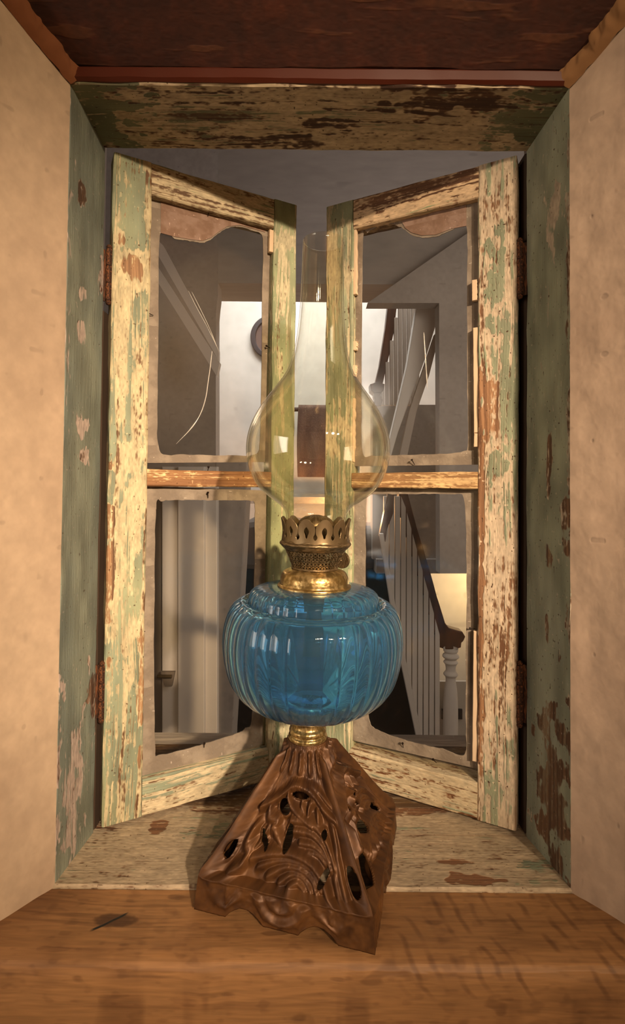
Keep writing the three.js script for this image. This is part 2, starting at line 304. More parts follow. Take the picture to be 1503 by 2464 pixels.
const matHead = weathered({ px: [256, 2048], size: [0.06, 0.41], seed: 251, top: 0x66684e, top2: 0x73755c, cream: 0xa8977a, creamBias: 0.42, topBias: -0.42, specks: 0.7, streak: 0.6, wood: [0x3a2417, 0x6b4c33],
  patches: [{ u: 0.35, v: 0.07, ru: 0.7, rv: 0.13, t: 0.9, c: 0.2 }, { u: 0.35, v: 0.95, ru: 0.8, rv: 0.12, t: 0.9, c: 0.2 }, { u: 0.2, v: 0.72, ru: 0.3, rv: 0.14, c: -0.8, w: -0.2 }, { u: 0.55, v: 0.52, ru: 0.12, rv: 0.08, c: -0.7, w: -0.4 }, { u: 0.85, v: 0.42, ru: 0.12, rv: 0.09, c: -0.6, w: -0.3 }, { u: 0.45, v: 0.33, ru: 0.07, rv: 0.18, c: -0.6, w: -0.3 }] });
const matSill = weathered({ px: [320, 2048], size: [0.097, 0.41], seed: 271, top: 0x757d68, top2: 0x80846c, cream: 0xa8977e, creamBias: 0.45, topBias: -0.45, specks: 0.55, streak: 0.4, wood: [0x5a3c28, 0x8a6244],
  patches: [{ u: 0.35, v: 0.35, ru: 0.13, rv: 0.13, t: 0.55 }, { u: 0.9, v: 0.8, ru: 0.07, rv: 0.06, c: -1, w: 0 }, { u: 0.72, v: 0.77, ru: 0.06, rv: 0.05, c: -0.9 }, { u: 0.3, v: 0.17, ru: 0.12, rv: 0.03, c: -1 }, { u: 0.05, v: 0.5, ru: 0.1, rv: 0.6, c: -0.6 }, { u: 0.86, v: 0.92, ru: 0.2, rv: 0.05, t: 0.4 }] });
{
  const jl = beam(0.625, 0.0585, 0.05, { seg: 80, ch: 0.0012, jit: 0.0012, seed: 21 });
  part('jamb', placed(jl, v3(XL, -0.006, 0), v3(0.0045, 0, -0.057), v3(0, 1, 0)), matJambL, frame).userData.label = 'blue-green painted jamb';
  const jr = beam(0.625, 0.0585, 0.05, { seg: 80, ch: 0.0012, jit: 0.0012, seed: 22 });
  part('jamb', placed(jr, v3(0.187, -0.006, -0.057), v3(0.010, 0, 0.057), v3(0, 1, 0)), matJambR, frame).userData.label = 'olive green painted jamb';
  part('stop', beam(0.455, 0.012, 0.02, { seg: 30, seed: 31 }).translate(-0.199, 0, -0.060), std(0x3a2a1c), frame);  // dark strips added behind the hinge gaps, so the gaps read as shade
  part('stop', beam(0.60, 0.0052, 0.02, { seg: 30, seed: 32 }).translate(0.1875, 0, -0.060), std(0x3a2a1c), frame);
  const hd = beam(0.44, 0.0595, 0.05, { seg: 80, ch: 0.0015, jit: 0.0012, seed: 23 });
  part('head', placed(hd, v3(-0.22, TOPF, 0.0005), v3(0, -0.013, -0.057), v3(1, 0, 0)), matHead, frame).userData.label = 'cream and brown flaking head board';
  const sl = beam(0.41, 0.097, 0.03, { seg: 80, ch: 0.0012, jit: 0.0012, seed: 24 });
  part('sill', placed(sl, v3(-0.203, 0, -0.096), v3(0, 0, 1), v3(1, 0, 0)), matSill, frame).userData.label = 'cream flaking sill board';
  const s2 = beam(0.46, 0.116, 0.03, { seg: 20, ch: 0.001, jit: 0.001, seed: 25 });
  part('sill', placed(s2, v3(-0.23, -0.0015, -0.2135), v3(0, 0, 1), v3(1, 0, 0)), weathered({ px: [128, 512], size: [0.116, 0.46], seed: 291, cream: 0x86735a, creamBias: -0.15, topBias: -2, wood: [0x4f3a26, 0x82633f] }), frame).userData.label = 'bare brown sill board';
}

// ---------------------------------------------------------------- casements
const glassMat = new THREE.MeshPhysicalMaterial({ color: 0xf4f2ec, transmission: 1, thickness: 0, roughness: 0.10, ior: 1.5 });
const rustTex = tex(128, 128, (u, v, o) => { const a = fbm(u * 9, v * 9, 301, 4), b = ss(-0.1, 0.4, a); const c = [58, 34, 20], d = [116, 70, 40]; for (let i = 0; i < 3; i++) o.c[i] = lerp(c[i], d[i], b); o.h = 0.5 + a * 0.5; });
const rust = new THREE.MeshStandardMaterial({ map: rustTex.map, bumpMap: rustTex.bumpMap, bumpScale: 0.001, roughness: 0.75, metalness: 0.35 });
const nailMat = std(0x2a1d14, { roughness: 0.6, metalness: 0.6 });
const puttyMat = std(0xd9bf9e, { roughness: 0.9 });
const crackMat = new THREE.MeshPhysicalMaterial({ color: 0xe6e2da, roughness: 0.6, transmission: 0.55, thickness: 0, clearcoat: 1, clearcoatRoughness: 0.1 }); // frosted fracture in the glass
function residueMat(seed, a, b) { const t = tex(384, 384, (u, v, o) => { const m = ss(-0.35, 0.45, fbm(u * 9, v * 9, seed, 4)), s = ss(0.88, 0.97, vn(u * 50, v * 50, seed + 4)); for (let i = 0; i < 3; i++) o.c[i] = Math.min(255, lerp(srgb(a)[i], srgb(b)[i], m) + s * 60); o.h = 0.5 + fbm(u * 30, v * 30, seed + 2, 3) * 0.4; }); t.map.repeat.set(9, 9); t.bumpMap.repeat.set(9, 9); t.map.wrapS = t.map.wrapT = t.bumpMap.wrapS = t.bumpMap.wrapT = THREE.RepeatWrapping; return new THREE.MeshStandardMaterial({ map: t.map, bumpMap: t.bumpMap, bumpScale: 0.0006, roughness: 0.85 }); }
const topResidue = residueMat(311, 0x7d6250, 0x92796a), edgeResidue = residueMat(321, 0x7c7062, 0x928676);
const CH = 0.5926, CY0 = 0.0039, CT = 0.022, MID = 0.2955;
function casement(s, hx, hz, angle, WC, FW, seed, mats, label) {
  const g = thing('casement', label, 'window', 'casements of the old window');
  g.position.set(hx, CY0, hz); g.rotation.y = angle; g.updateMatrixWorld(true);
  const HW = 0.033, TR = 0.030, BR = 0.032, MR = 0.0155;
  const X = (a, w) => (s > 0 ? a : -a - w);   // from distances off the hinge to local x
  const up = (name, off, w, mat, sd) => part(name, beam(CH, w, CT, { seg: 70, ch: 0.0011, jit: 0.0010, seed: sd }).translate(X(off, w), 0, 0), mat, g);
  up('hinge_stile', 0, HW, mats[0], seed); up('meeting_stile', WC - FW, FW, mats[1], seed + 1);
  const across = (name, y, w, mat, sd, back = 0) => { const L = WC - HW - FW; const b = beam(L, w, CT - back, { seg: 40, ch: 0.0011, jit: 0.0009, seed: sd }); return part(name, placed(b, v3(X(HW, L), y + w, -back), v3(0, -1, 0), v3(1, 0, 0)), mat, g); };
  across('top_rail', CH - TR, TR, mats[2], seed + 2); across('bottom_rail', 0, BR, mats[3], seed + 3); across('middle_rail', MID, MR, mats[4], seed + 4);
  // panes, set back in their rebates
  const x0 = HW - 0.001, x1 = WC - FW + 0.001, PZ = -0.0085;
  const panes = [[MID + MR - 0.001, CH - TR + 0.001], [BR - 0.001, MID + 0.001]].map(([ya, yb]) => part('pane', box(x1 - x0, yb - ya, 0.0018, X(x0, x1 - x0) + (x1 - x0) / 2, (ya + yb) / 2, PZ - 0.0012), glassMat, g));
  return { g, X, PZ, x0, x1, MR, BR, TR, HW, panes, seed };
}
// a dried border of paint and putty round a pane, its inner outline ragged; its top edge from pixel points
function residue(c, k, inner, mat, outer, label) {
  const P = (a) => a.map(([px, py]) => onPlane(px, py, c.g, c.PZ));
  const sh = new THREE.Shape(P(outer).map((p) => new THREE.Vector2(p.x, p.y)));
  if (inner) { const curve = new THREE.CatmullRomCurve3(P(inner), true, 'catmullrom', 0.4).getPoints(160), r = rng(c.seed + k); sh.holes.push(new THREE.Path(curve.map((p, i) => new THREE.Vector2(p.x + fbm(i * 0.7, k, c.seed, 2) * 0.0007, p.y + fbm(i * 0.7, k + 9, c.seed, 2) * 0.0007)))); }
  const e = new THREE.ExtrudeGeometry(sh, { depth: 0.0009, bevelEnabled: false }).translate(0, 0, c.PZ);
  const m = mesh('paint_residue', e, mat, c.panes[k]); m.name = `paint_residue${label ? '_00' + label : ''}`; return m;
}
function nail(c, px, py, len = 0.006, ang = 0.2) {
  const p = onPlane(px, py, c.g, 0.0004), h = new THREE.CylinderGeometry(0.0011, 0.0011, 0.0009, 10).translate(0, len / 2, 0), b = new THREE.CylinderGeometry(0.0005, 0.0003, len, 8);
  part('nail', mergeGeometries([h, b]).rotateX(0.5).rotateZ(ang).translate(p.x, p.y, c.PZ + 0.0035), nailMat, c.g);
}
function putty(c, px0, py0, px1, py1, wpx, seed) { // a broken strip of putty between two pixels
  const a = onPlane(px0, py0, c.g, -0.003), b = onPlane(px1, py1, c.g, -0.003), w = onPlane(px0 + wpx, py0, c.g, -0.003).x - a.x, n = v3(0, 0, 0).subVectors(b, a), L = n.length(), r = rng(seed), N = 18, A = [], B = [];
  const side = v3(-n.y, n.x, 0).normalize().multiplyScalar(w / 2);
  for (let i = 0; i <= N; i++) { const k = i / N, j = 1 + (r() - 0.5) * 0.45; A.push(a.clone().addScaledVector(n, k).addScaledVector(side, j)); B.push(a.clone().addScaledVector(n, k).addScaledVector(side, -1 - (r() - 0.5) * 0.1)); }
  const geo = poly([...A, ...B.reverse()], 0.0035, { bevel: 0.0006 }).translate(0, 0, -0.0025);
  part('putty', geo, puttyMat, c.g);
}
function crack(c, pts, r = 0.0007) { const P = pts.map(([x, y]) => onPlane(x, y, c.g, c.PZ + 0.0004)); const cu = new THREE.CatmullRomCurve3(P), tg = new THREE.TubeGeometry(cu, 40, r, 6), tp = tg.attributes.position; for (let i = 0; i < tp.count; i++) { const k = Math.floor(i / 7) / 40, q = cu.getPointAt(k), f = 0.15 + 0.85 * Math.pow(Math.sin(Math.PI * Math.min(1, 0.04 + k)), 0.7) * (0.75 + 0.35 * vn(k * 9, 1, 3)); tp.setXYZ(i, lerp(q.x, tp.getX(i), f), lerp(q.y, tp.getY(i), f), lerp(q.z, tp.getZ(i), f)); } mesh('crack', tg, crackMat, c.panes[0]).name = `crack_${String(c.panes[0].children.length).padStart(3, '0')}`; }
function hinge(c, y, h, s) {
  const hg = new THREE.Group(); const k = c.g.children.filter((q) => q.name.startsWith('hinge_') === false && q.name.startsWith('butt')).length; hg.name = k ? `butt_hinge_00${k}` : 'butt_hinge'; hg.position.set(-s * 0.0022, y - CY0, -0.004); c.g.add(hg);
  for (let i = 0; i < 3; i++) mesh(i ? `knuckle_00${i}` : 'knuckle', new THREE.CylinderGeometry(0.0027, 0.0026, h / 3 - 0.0004, 12).translate(0, -h / 2 + h / 3 * (i + 0.5), 0.0022), rust, hg);
  mesh('pin_ball', new THREE.SphereGeometry(0.0026, 10, 8).translate(0, h / 2 + 0.0015, 0.0022), rust, hg); mesh('pin_ball_001', new THREE.SphereGeometry(0.0026, 10, 8).translate(0, -h / 2 - 0.0015, 0.0022), rust, hg);
  const pl = beam(h, 0.009, 0.0014, { seg: 20, ch: 0.0004, jit: 0.0012, seed: 44 + k }).translate(0, -h / 2, 0);
  if (s > 0) pl.translate(-0.0105, 0, 0); else pl.translate(0.0015, 0, 0);
  mesh('hinge_leaf', pl, rust, hg);
}
const HS = [192, 2048];
const LB = { wood: [0x60442c, 0xa8825c], specks: 0.7 };
const leftMats = [
  weathered({ ...LB, px: HS, size: [0.033, 0.593], seed: 401, cream: 0xbdb08c, top: 0x838c74, top2: 0x929878, creamBias: 0.72, topBias: -0.05, streak: 0.85,
    patches: [{ u: 0.5, v: 0.83, ru: 0.4, rv: 0.026, c: -1.6, t: -1.6, w: 0.05, rag: 0.5 }, { u: 0.5, v: 0.83, ru: 0.52, rv: 0.036, t: -0.9, c: 0.3 }, { u: 0.24, v: 0.873, ru: 0.13, rv: 0.018, c: -1.2, t: -1.2 }, { u: 0.55, v: 0.91, ru: 0.5, rv: 0.09, t: 0.55 }, { u: 0.75, v: 0.75, ru: 0.35, rv: 0.08, t: 0.3 }, { u: 0.5, v: 0.535, ru: 0.6, rv: 0.026, c: -0.35, t: -0.6, w: 0.1 },
      { u: 0.05, v: 0.36, ru: 0.16, rv: 0.16, c: -1.1, t: -1 }, { u: 0.5, v: 0.42, ru: 0.5, rv: 0.13, t: -0.6, c: 0.2 }, { u: 0.4, v: 0.14, ru: 0.45, rv: 0.1, t: 0.5 }, { u: 0.92, v: 0.22, ru: 0.1, rv: 0.16, c: -0.9, t: -0.9, w: 0.15 }, { u: 0.5, v: 0.975, ru: 0.9, rv: 0.02, c: -0.5, t: 0.1 }] }),
  weathered({ ...LB, px: [160, 2048], size: [0.026, 0.593], seed: 411, cream: 0xbdb494, top: 0x858f6e, top2: 0x949c7a, creamBias: 0.75, topBias: 0.22, streak: 0.9, patches: [{ u: 0.5, v: 0.985, ru: 0.9, rv: 0.03, t: 0.5 }, { u: 0.5, v: 0.93, ru: 0.6, rv: 0.02, t: -0.8 }, { u: 0.45, v: 0.77, ru: 0.3, rv: 0.035, t: 0.6 }] }),
  weathered({ ...LB, px: [160, 1024], size: [0.030, 0.125], seed: 421, cream: 0xb9aa8a, creamBias: 0.4, topBias: -0.55, streak: 0.7, wood: [0x5c432c, 0x9b7a56] }),
  weathered({ ...LB, px: [160, 1024], size: [0.032, 0.125], seed: 431, cream: 0xc0b292, top: 0x8a947c, creamBias: 0.5, topBias: -0.2, streak: 0.7, wood: [0x6b4f34, 0xb09070] }),
  weathered({ ...LB, px: [96, 1024], size: [0.0155, 0.125], seed: 441, cream: 0xcbb083, creamBias: -0.12, topBias: -1.2, streak: 1, wood: [0x7a5230, 0xb48858] })];
const rightMats = [
  weathered({ ...LB, px: HS, size: [0.033, 0.593], seed: 501, cream: 0xc0ae94, top: 0x868d72, top2: 0x8d9278, creamBias: 0.5, topBias: -0.25, streak: 0.6, specks: 1, wood: [0x604028, 0xa37a56],
    patches: [{ u: 0.4, v: 0.93, ru: 0.5, rv: 0.025, c: -0.2, t: -0.6, w: 0.2 }, { u: 0.45, v: 0.82, ru: 0.3, rv: 0.1, t: 0.6 }, { u: 0.75, v: 0.66, ru: 0.15, rv: 0.11, t: 0.5 }, { u: 0.25, v: 0.63, ru: 0.3, rv: 0.06, c: -0.9, t: -0.8, w: 0.2 }, { u: 0.1, v: 0.35, ru: 0.1, rv: 0.4, c: -0.8, t: -0.8, w: 0.2 }, { u: 0.45, v: 0.53, ru: 0.25, rv: 0.025, t: 0.6 }, { u: 0.7, v: 0.3, ru: 0.4, rv: 0.18, c: -0.25, t: -0.4 }, { u: 0.5, v: 0.03, ru: 0.6, rv: 0.04, c: 0.5, t: 0.25 }] }),
  weathered({ ...LB, px: [160, 2048], size: [0.031, 0.593], seed: 511, cream: 0xbfb290, top: 0x868e6c, top2: 0x90967a, creamBias: 0.7, topBias: 0.28, streak: 0.7, patches: [{ u: 0.5, v: 0.985, ru: 0.9, rv: 0.03, t: 0.4 }, { u: 0.4, v: 0.6, ru: 0.7, rv: 0.05, t: -0.5, c: -0.1 }, { u: 0.05, v: 0.5, ru: 0.08, rv: 0.5, t: -0.8 }] }),
  weathered({ ...LB, px: [160, 1024], size: [0.030, 0.125], seed: 521, cream: 0xc4aa88, creamBias: 0.1, topBias: -0.7, streak: 0.8, wood: [0x4f331f, 0x8f6a4a], patches: [{ u: 0.85, v: 0.5, ru: 0.3, rv: 0.7, c: 0.45 }, { u: 0.2, v: 0.5, ru: 0.3, rv: 0.6, c: -0.3 }] }),
  weathered({ ...LB, px: [160, 1024], size: [0.032, 0.125], seed: 531, cream: 0xc0b192, top: 0x8a947c, creamBias: 0.45, topBias: -0.3, streak: 0.8, wood: [0x6b4226, 0xa97648] }),
  weathered({ ...LB, px: [96, 1024], size: [0.0155, 0.125], seed: 541, cream: 0xc9a878, creamBias: -0.1, topBias: -1.2, streak: 1, wood: [0x7a5634, 0xb08a5c] })];
const HZ = EYE.z - 0.448;
const cl = casement(1, -0.1790, HZ, 0.485, 0.181, 0.026, 61, leftMats, 'left casement of the window, cracked upper pane and round bare knot on its stile');
const cr = casement(-1, 0.179, HZ, -0.480, 0.188, 0.031, 81, rightMats, 'right casement of the window, crumbling pale putty along its inner stile');
hinge(cl, 0.486, 0.046, 1); hinge(cl, 0.120, 0.046, 1); hinge(cr, 0.495, 0.047, -1); hinge(cr, 0.1215, 0.050, -1);
// paint and putty left on the panes
residue(cl, 0, [[384, 566], [420, 575], [455, 581], [486, 585], [507, 577], [525, 563], [546, 550], [575, 547], [606, 556], [631, 574], [630, 700], [628, 900], [624, 1060], [612, 1094], [540, 1096], [440, 1094], [385, 1088], [378, 1000], [381, 800]], edgeResidue, [[352, 440], [650, 530], [636, 1112], [346, 1114]]);
residue(cl, 0, null, topResidue, [[386, 455], [640, 535], [636, 560], [606, 551], [576, 543], [546, 546], [525, 559], [507, 573], [486, 581], [455, 577], [420, 571], [386, 562]], 1).position.z = 0.0005;
residue(cl, 1, [[375, 1225], [390, 1206], [440, 1203], [520, 1204], [600, 1205], [612, 1230], [610, 1450], [606, 1720], [590, 1752], [560, 1768], [470, 1795], [385, 1816], [372, 1790], [370, 1500]], edgeResidue, [[346, 1170], [640, 1180], [630, 1790], [336, 1875]]);
residue(cr, 0, [[873, 580], [885, 560], [915, 543], [945, 540], [968, 550], [990, 566], [1015, 572], [1050, 570], [1085, 556], [1122, 548], [1124, 700], [1124, 900], [1126, 1060], [1110, 1088], [1000, 1094], [900, 1096], [872, 1086], [870, 900]], edgeResidue, [[846, 530], [1150, 446], [1156, 1118], [850, 1122]]);
residue(cr, 0, null, topResidue, [[985, 512], [1122, 465], [1122, 545], [1085, 552], [1050, 566], [1015, 568], [990, 561], [975, 550], [965, 530]], 1).position.z = 0.0005;
residue(cr, 1, [[882, 1195], [900, 1190], [1000, 1189], [1090, 1190], [1118, 1206], [1122, 1400], [1120, 1700], [1118, 1812], [1060, 1800], [980, 1782], [910, 1756], [888, 1730], [878, 1600], [880, 1300]], edgeResidue, [[850, 1165], [1154, 1160], [1154, 1850], [846, 1780]]);
for (const p of [[[453, 700], [472, 738], [498, 786], [525, 842]], [[461, 702], [482, 744], [506, 795], [526, 846]]]) crack(cl, p, 0.0005);
crack(cl, [[510, 845], [506, 880], [501, 915], [494, 960], [480, 1000], [460, 1030], [424, 1068]], 0.0008);
crack(cr, [[1019, 800], [1023, 860], [1028, 938]], 0.0009);
for (const [x, y, l, a] of [[505, 506, 0.006, 0], [365, 752, 0.006, 1.5], [650, 832, 0.006, 1.4], [504, 1130, 0.006, 0], [504, 1192, 0.006, 0.2], [346, 1524, 0.005, 1.5], [495, 1800, 0.006, 0.1]]) nail(cl, x, y, l, a);
for (const [x, y, l, a] of [[944, 490, 0.007, -0.3], [990, 1112, 0.006, 0.4], [985, 1172, 0.005, 0], [1134, 1516, 0.005, 1.5], [965, 1800, 0.006, 0], [1042, 1838, 0.005, 0.6]]) nail(cr, x, y, l, a);
putty(cr, 852, 553, 852, 708, 9, 3); putty(cr, 853, 822, 851, 842, 10, 4); putty(cr, 852, 880, 850, 905, 8, 5); putty(cr, 846, 960, 844, 1110, 12, 6);
putty(cr, 880, 535, 1020, 488, 12, 7); putty(cr, 1024, 484, 1146, 444, 5, 8); putty(cr, 852, 545, 872, 530, 12, 12); putty(cr, 1142, 675, 1142, 722, 10, 9); putty(cr, 1144, 790, 1146, 1040, 9, 10); putty(cr, 1145, 1520, 1142, 1830, 9, 11); putty(cr, 1146, 1044, 1145, 1074, 8, 13);
putty(cl, 653, 555, 652, 606, 8, 14);

// ---------------------------------------------------------------- oil lamp
const LD = 0.414, PXM = F / LD, LZ = EYE.z - LD;
const hgt = (y) => 0.3 - (y - 1172) / PXM, rad = (r) => r / PXM;
const lamp = thing('oil_lamp', 'antique oil lamp with blue ribbed glass font, clear chimney and pierced brown foot', 'lamp');
lamp.position.set(-0.002, 0, LZ);
const up = new THREE.Euler(0, 0, -0.019); // the burner and glass lean a little
function lp(name, geo, mat, parent = lamp) { return part(name, geo, mat, parent); }
const lean = (g) => g.applyMatrix4(new THREE.Matrix4().makeRotationFromEuler(up));
// foot
const footColors = [srgb(0x382417), srgb(0x694728)].map((c) => c.map((x) => Math.pow(x / 255, 2.2)));
function footGeometry() {
  const NS = 128, NT = 140, T0 = -0.26, pos = [], col = [], out = [], nIdx = (f, i, j, side) => ((side * 4 + f) * (NT + 1) + j) * (NS + 1) + i;
  const seg = (s, t, pts, w, h) => { let m = 0; for (let k = 0; k < pts.length - 1; k++) { const [ax, ay] = pts[k], [bx, by] = pts[k + 1], dx = bx - ax, dy = by - ay, L = dx * dx + dy * dy, q = Math.max(0, Math.min(1, ((s - ax) * dx + (t - ay) * dy) / L)), d = Math.hypot((s - ax - q * dx), (t - ay - q * dy)); m = Math.max(m, Math.exp(-Math.pow(d / w, 2)) * h); } return m; };
  const arc = (cx, cy, rx, ry, a0, a1, n = 14) => Array.from({ length: n + 1 }, (_, i) => { const a = (a0 + (a1 - a0) * i / n) * Math.PI / 180; return [cx + Math.cos(a) * rx, cy + Math.sin(a) * ry]; });
  const st = (x, y) => { // a point read off the front face, as (across, up)
    const X = 460 + x / 2.89, Y = 1680 + y / 2.89; let q = 0, f = 0.5;
    for (let k = 0; k < 6; k++) { const xl = lerp(505, 693, f), xr = lerp(862, 778, f); q = (X - xl) / (xr - xl); f = (lerp(2112, 2168, q) - Y) / (lerp(2112, 2168, q) - 1800); }
    return [q * 2 - 1, f * 0.95];
  };
  const C = (...p) => new THREE.SplineCurve(p.map(([x, y]) => new THREE.Vector2(...st(x, y)))).getPoints(16).map((w) => [w.x, w.y]);
  const strokes = [
    [C([480, 800], [600, 730], [720, 640], [810, 650], [890, 710], [950, 810], [1020, 890]), 0.05, 1.2], [C([700, 650], [680, 720], [710, 800], [790, 880], [860, 930]), 0.045, 1.1], [C([830, 850], [850, 770], [905, 745]), 0.04, 0.8], [C([905, 830], [905, 895]), 0.06, 0.9], [C([780, 790], [800, 850]), 0.05, 0.7],
    [C([700, 890], [840, 905], [930, 985], [975, 1090], [1000, 1200]), 0.05, 1.0], [C([720, 965], [840, 980], [920, 1055], [965, 1160]), 0.045, 0.9], [C([760, 1050], [860, 1065], [935, 1130], [970, 1210]), 0.04, 0.8], [C([820, 1110], [890, 1125], [940, 1180]), 0.035, 0.7],
    [C([420, 1150], [560, 1120], [700, 1120], [830, 1170], [905, 1260], [940, 1370]), 0.055, 1.25], [C([470, 1205], [600, 1165], [740, 1170], [845, 1225], [900, 1330]), 0.045, 1.0], [C([540, 1260], [650, 1205], [760, 1215], [840, 1270], [870, 1350]), 0.045, 1.0], [C([620, 1300], [700, 1250], [780, 1265], [830, 1340]), 0.04, 0.9], [C([680, 1330], [740, 1295], [790, 1340]), 0.04, 0.9],
    [C([540, 800], [535, 870], [600, 900], [560, 945]), 0.055, 1.0], [C([570, 950], [600, 1010], [650, 1090], [720, 1120]), 0.05, 1.0], [C([430, 960], [385, 1050], [400, 1110], [350, 1200], [290, 1240]), 0.065, 1.2], [C([520, 960], [470, 1050], [420, 1110]), 0.045, 0.8],
    [C([1000, 930], [1015, 1050], [1020, 1150], [1050, 1380]), 0.05, 1.0], [C([1010, 1180], [1000, 1280], [1010, 1380]), 0.045, 0.8], [C([860, 640], [930, 700], [1000, 800]), 0.04, 0.7]];
  const H = (x, y, a, b, r) => { const [u, v] = st(x, y), [u1] = st(x + a, y), [, v1] = st(x, y - b); return [u, v, Math.abs(u1 - u), Math.abs(v1 - v), r]; };
  const holes = [H(772, 712, 58, 26, -0.1), H(645, 800, 38, 55, 0.5), H(677, 1015, 25, 92, -0.1), H(495, 1035, 20, 62, 0.9), H(943, 985, 16, 32, -0.5), H(920, 1270, 20, 60, -0.9), [0.93, 0.11, 0.045, 0.08, -0.1], [-0.9, 0.15, 0.045, 0.06, 0.1]];
  const holesSide = [[0.05, 0.60, 0.10, 0.036, -0.3], [-0.45, 0.46, 0.10, 0.03, 0], [0.12, 0.42, 0.09, 0.05, -0.8], [-0.2, 0.27, 0.13, 0.062, -0.2], [-0.72, 0.10, 0.10, 0.095, -0.6], [0.6, 0.14, 0.08, 0.06, 0.3]];
  const inHole = (s, t, f) => (f % 2 ? holesSide : holes).some(([x, y, a, b, r]) => { const dx = (s - x), dy = (t - y); const u = dx + r * dy * 1.5, w = dy; return (u / a) ** 2 + (w / b) ** 2 < 1.35; });
  const warp = (s, t, f) => { // grid points beside a hole move onto its outline
    for (const [x, y, a, b, r] of f % 2 ? holesSide : holes) { const dx = s - x, dy = t - y, u = dx + r * dy * 1.5, q = Math.sqrt((u / a) ** 2 + (dy / b) ** 2) / 1.16; if (q > 0.01 && Math.abs(q - 1) * Math.hypot(dx / q, dy / q * 1.3) < 0.0125) return [x + dx / q, y + dy / q]; }
    return [s, t];
  };
  const relief = (s, t, f = 0) => {
    if (t < 0) { const k = t / T0; return Math.max(seg(s, k, arc(-0.62, 0.1, 0.2, 0.62, 0, 180), 0.07, 0.5), seg(s, k, arc(0.55, 0.1, 0.18, 0.62, 0, 180), 0.07, 0.5), seg(s, k, arc(0, 0.2, 0.26, 0.6, 10, 170), 0.08, 0.9), seg(s, k, arc(0, 0.2, 0.12, 0.3, 0, 180), 0.06, 0.7), seg(s, k, [[-1, 0.06], [1, 0.06]], 0.05, 0.6), seg(s, k, [[-0.62, 0.15], [-0.62, 0.6]], 0.03, 0.5), seg(s, k, [[0.55, 0.15], [0.55, 0.6]], 0.03, 0.5)) * 0.0034 * (1 - ss(0.9, 1, Math.abs(s))); }
    let h = 0; for (const [p, w, a] of strokes) h = Math.max(h, seg(s, t, p, w, a)); h *= 1 - ss(0.70, 0.76, t);
    const fl = ss(0.72, 0.78, t) * (1 - ss(0.93, 0.97, t)) * Math.pow(0.5 + 0.5 * Math.cos(s * Math.PI * 5), 2) * 0.55;
    let edge = 0; for (const [x, y, a, b, r] of f % 2 ? holesSide : holes) { const u = (s - x) + r * (t - y) * 1.5, q = Math.sqrt((u / a) ** 2 + ((t - y) / b) ** 2); edge = Math.max(edge, Math.exp(-Math.pow((q - 1.25) / 0.3, 2)) * 0.7); }
    const rib = Math.exp(-Math.pow((Math.abs(s) - 1) / 0.085, 2)) * (1 - ss(0.85, 0.95, t)) * 1.4;
    const seam = 1 - ss(0.9, 1, Math.abs(s)); return Math.max(h * seam, fl * seam * 0.9, edge * 0.7 * seam, rib) * 0.0058;
  };
  const wOf = (t) => t < 0 ? 0.0625 + 0.002 * t / T0 : wTab(t);
  const TAB = [[0, 0.0555], [0.1, 0.0492], [0.25, 0.0415], [0.45, 0.0325], [0.63, 0.0245], [0.85, 0.0178], [1, 0.0155]];
  function wTab(t) { for (let k = 1; k < TAB.length; k++) if (t <= TAB[k][0] + 1e-6) { const [a, x] = TAB[k - 1], [b, y] = TAB[k]; return lerp(x, y, (t - a) / (b - a)); } return 0.0155; }
  const FT = 0.0235, NK = hgt(1766);
  for (let side = 0; side < 2; side++) for (let f = 0; f < 4; f++) for (let j = 0; j <= NT; j++) {
    const tj = T0 + (1 - T0) * j / NT;
    for (let i = 0; i <= NS; i++) {
      const [s, t] = tj > 0.01 ? warp(-1 + 2 * i / NS, tj, f) : [-1 + 2 * i / NS, tj], r = relief(s, t, f) + 0.0004 * fbm(s * 30 + f * 11, t * 30, 607, 3) * (1 - ss(0.9, 1, Math.abs(s))) - side * 0.0018, w = wOf(t);
      const bottom = 0.0085 * Math.pow(Math.max(0, Math.sin(Math.min(1, Math.max(0, (Math.abs(s) - 0.2) / 0.42)) * Math.PI)), 0.8);
      let y = t < 0 ? lerp(FT, bottom, t / T0) : FT + (NK - FT) * t;
      let a = s * w, b = w; const rr = Math.hypot(a, b), k = ss(0.55, 1, t); const rd = lerp(rr, w * 1.03, k); a *= rd / rr; b *= rd / rr;
      const q = Math.hypot(a, b); // push outward, up a little on the slope
      const m4 = Math.pow(Math.abs(s), 4), nx = m4 * a / q, nz = 1 - m4 + m4 * b / q, nl = Math.hypot(nx, nz), ox = a + r * nx / nl, oz = b + r * nz / nl; if (t >= 0) y += r * 0.35;
      const c = Math.cos(f * Math.PI / 2), d = Math.sin(f * Math.PI / 2);
      pos.push(ox * c + oz * d, y, -ox * d + oz * c);
      const m = 0.5 + 0.6 * fbm(ox * 110 + f * 7, y * 110 + oz * 60, 601, 3) + 0.25 * fbm(ox * 420, y * 420 + oz * 300, 605, 2);
      for (let z = 0; z < 3; z++) col.push(lerp(footColors[0][z], footColors[1][z], Math.min(1, Math.max(0, m))));
    }
  }
  const keep = (f, i, j) => { const s = -1 + 2 * (i + 0.5) / NS, t = T0 + (1 - T0) * (j + 0.5) / NT; return !(t > 0.01 && inHole(s, t, f)); };
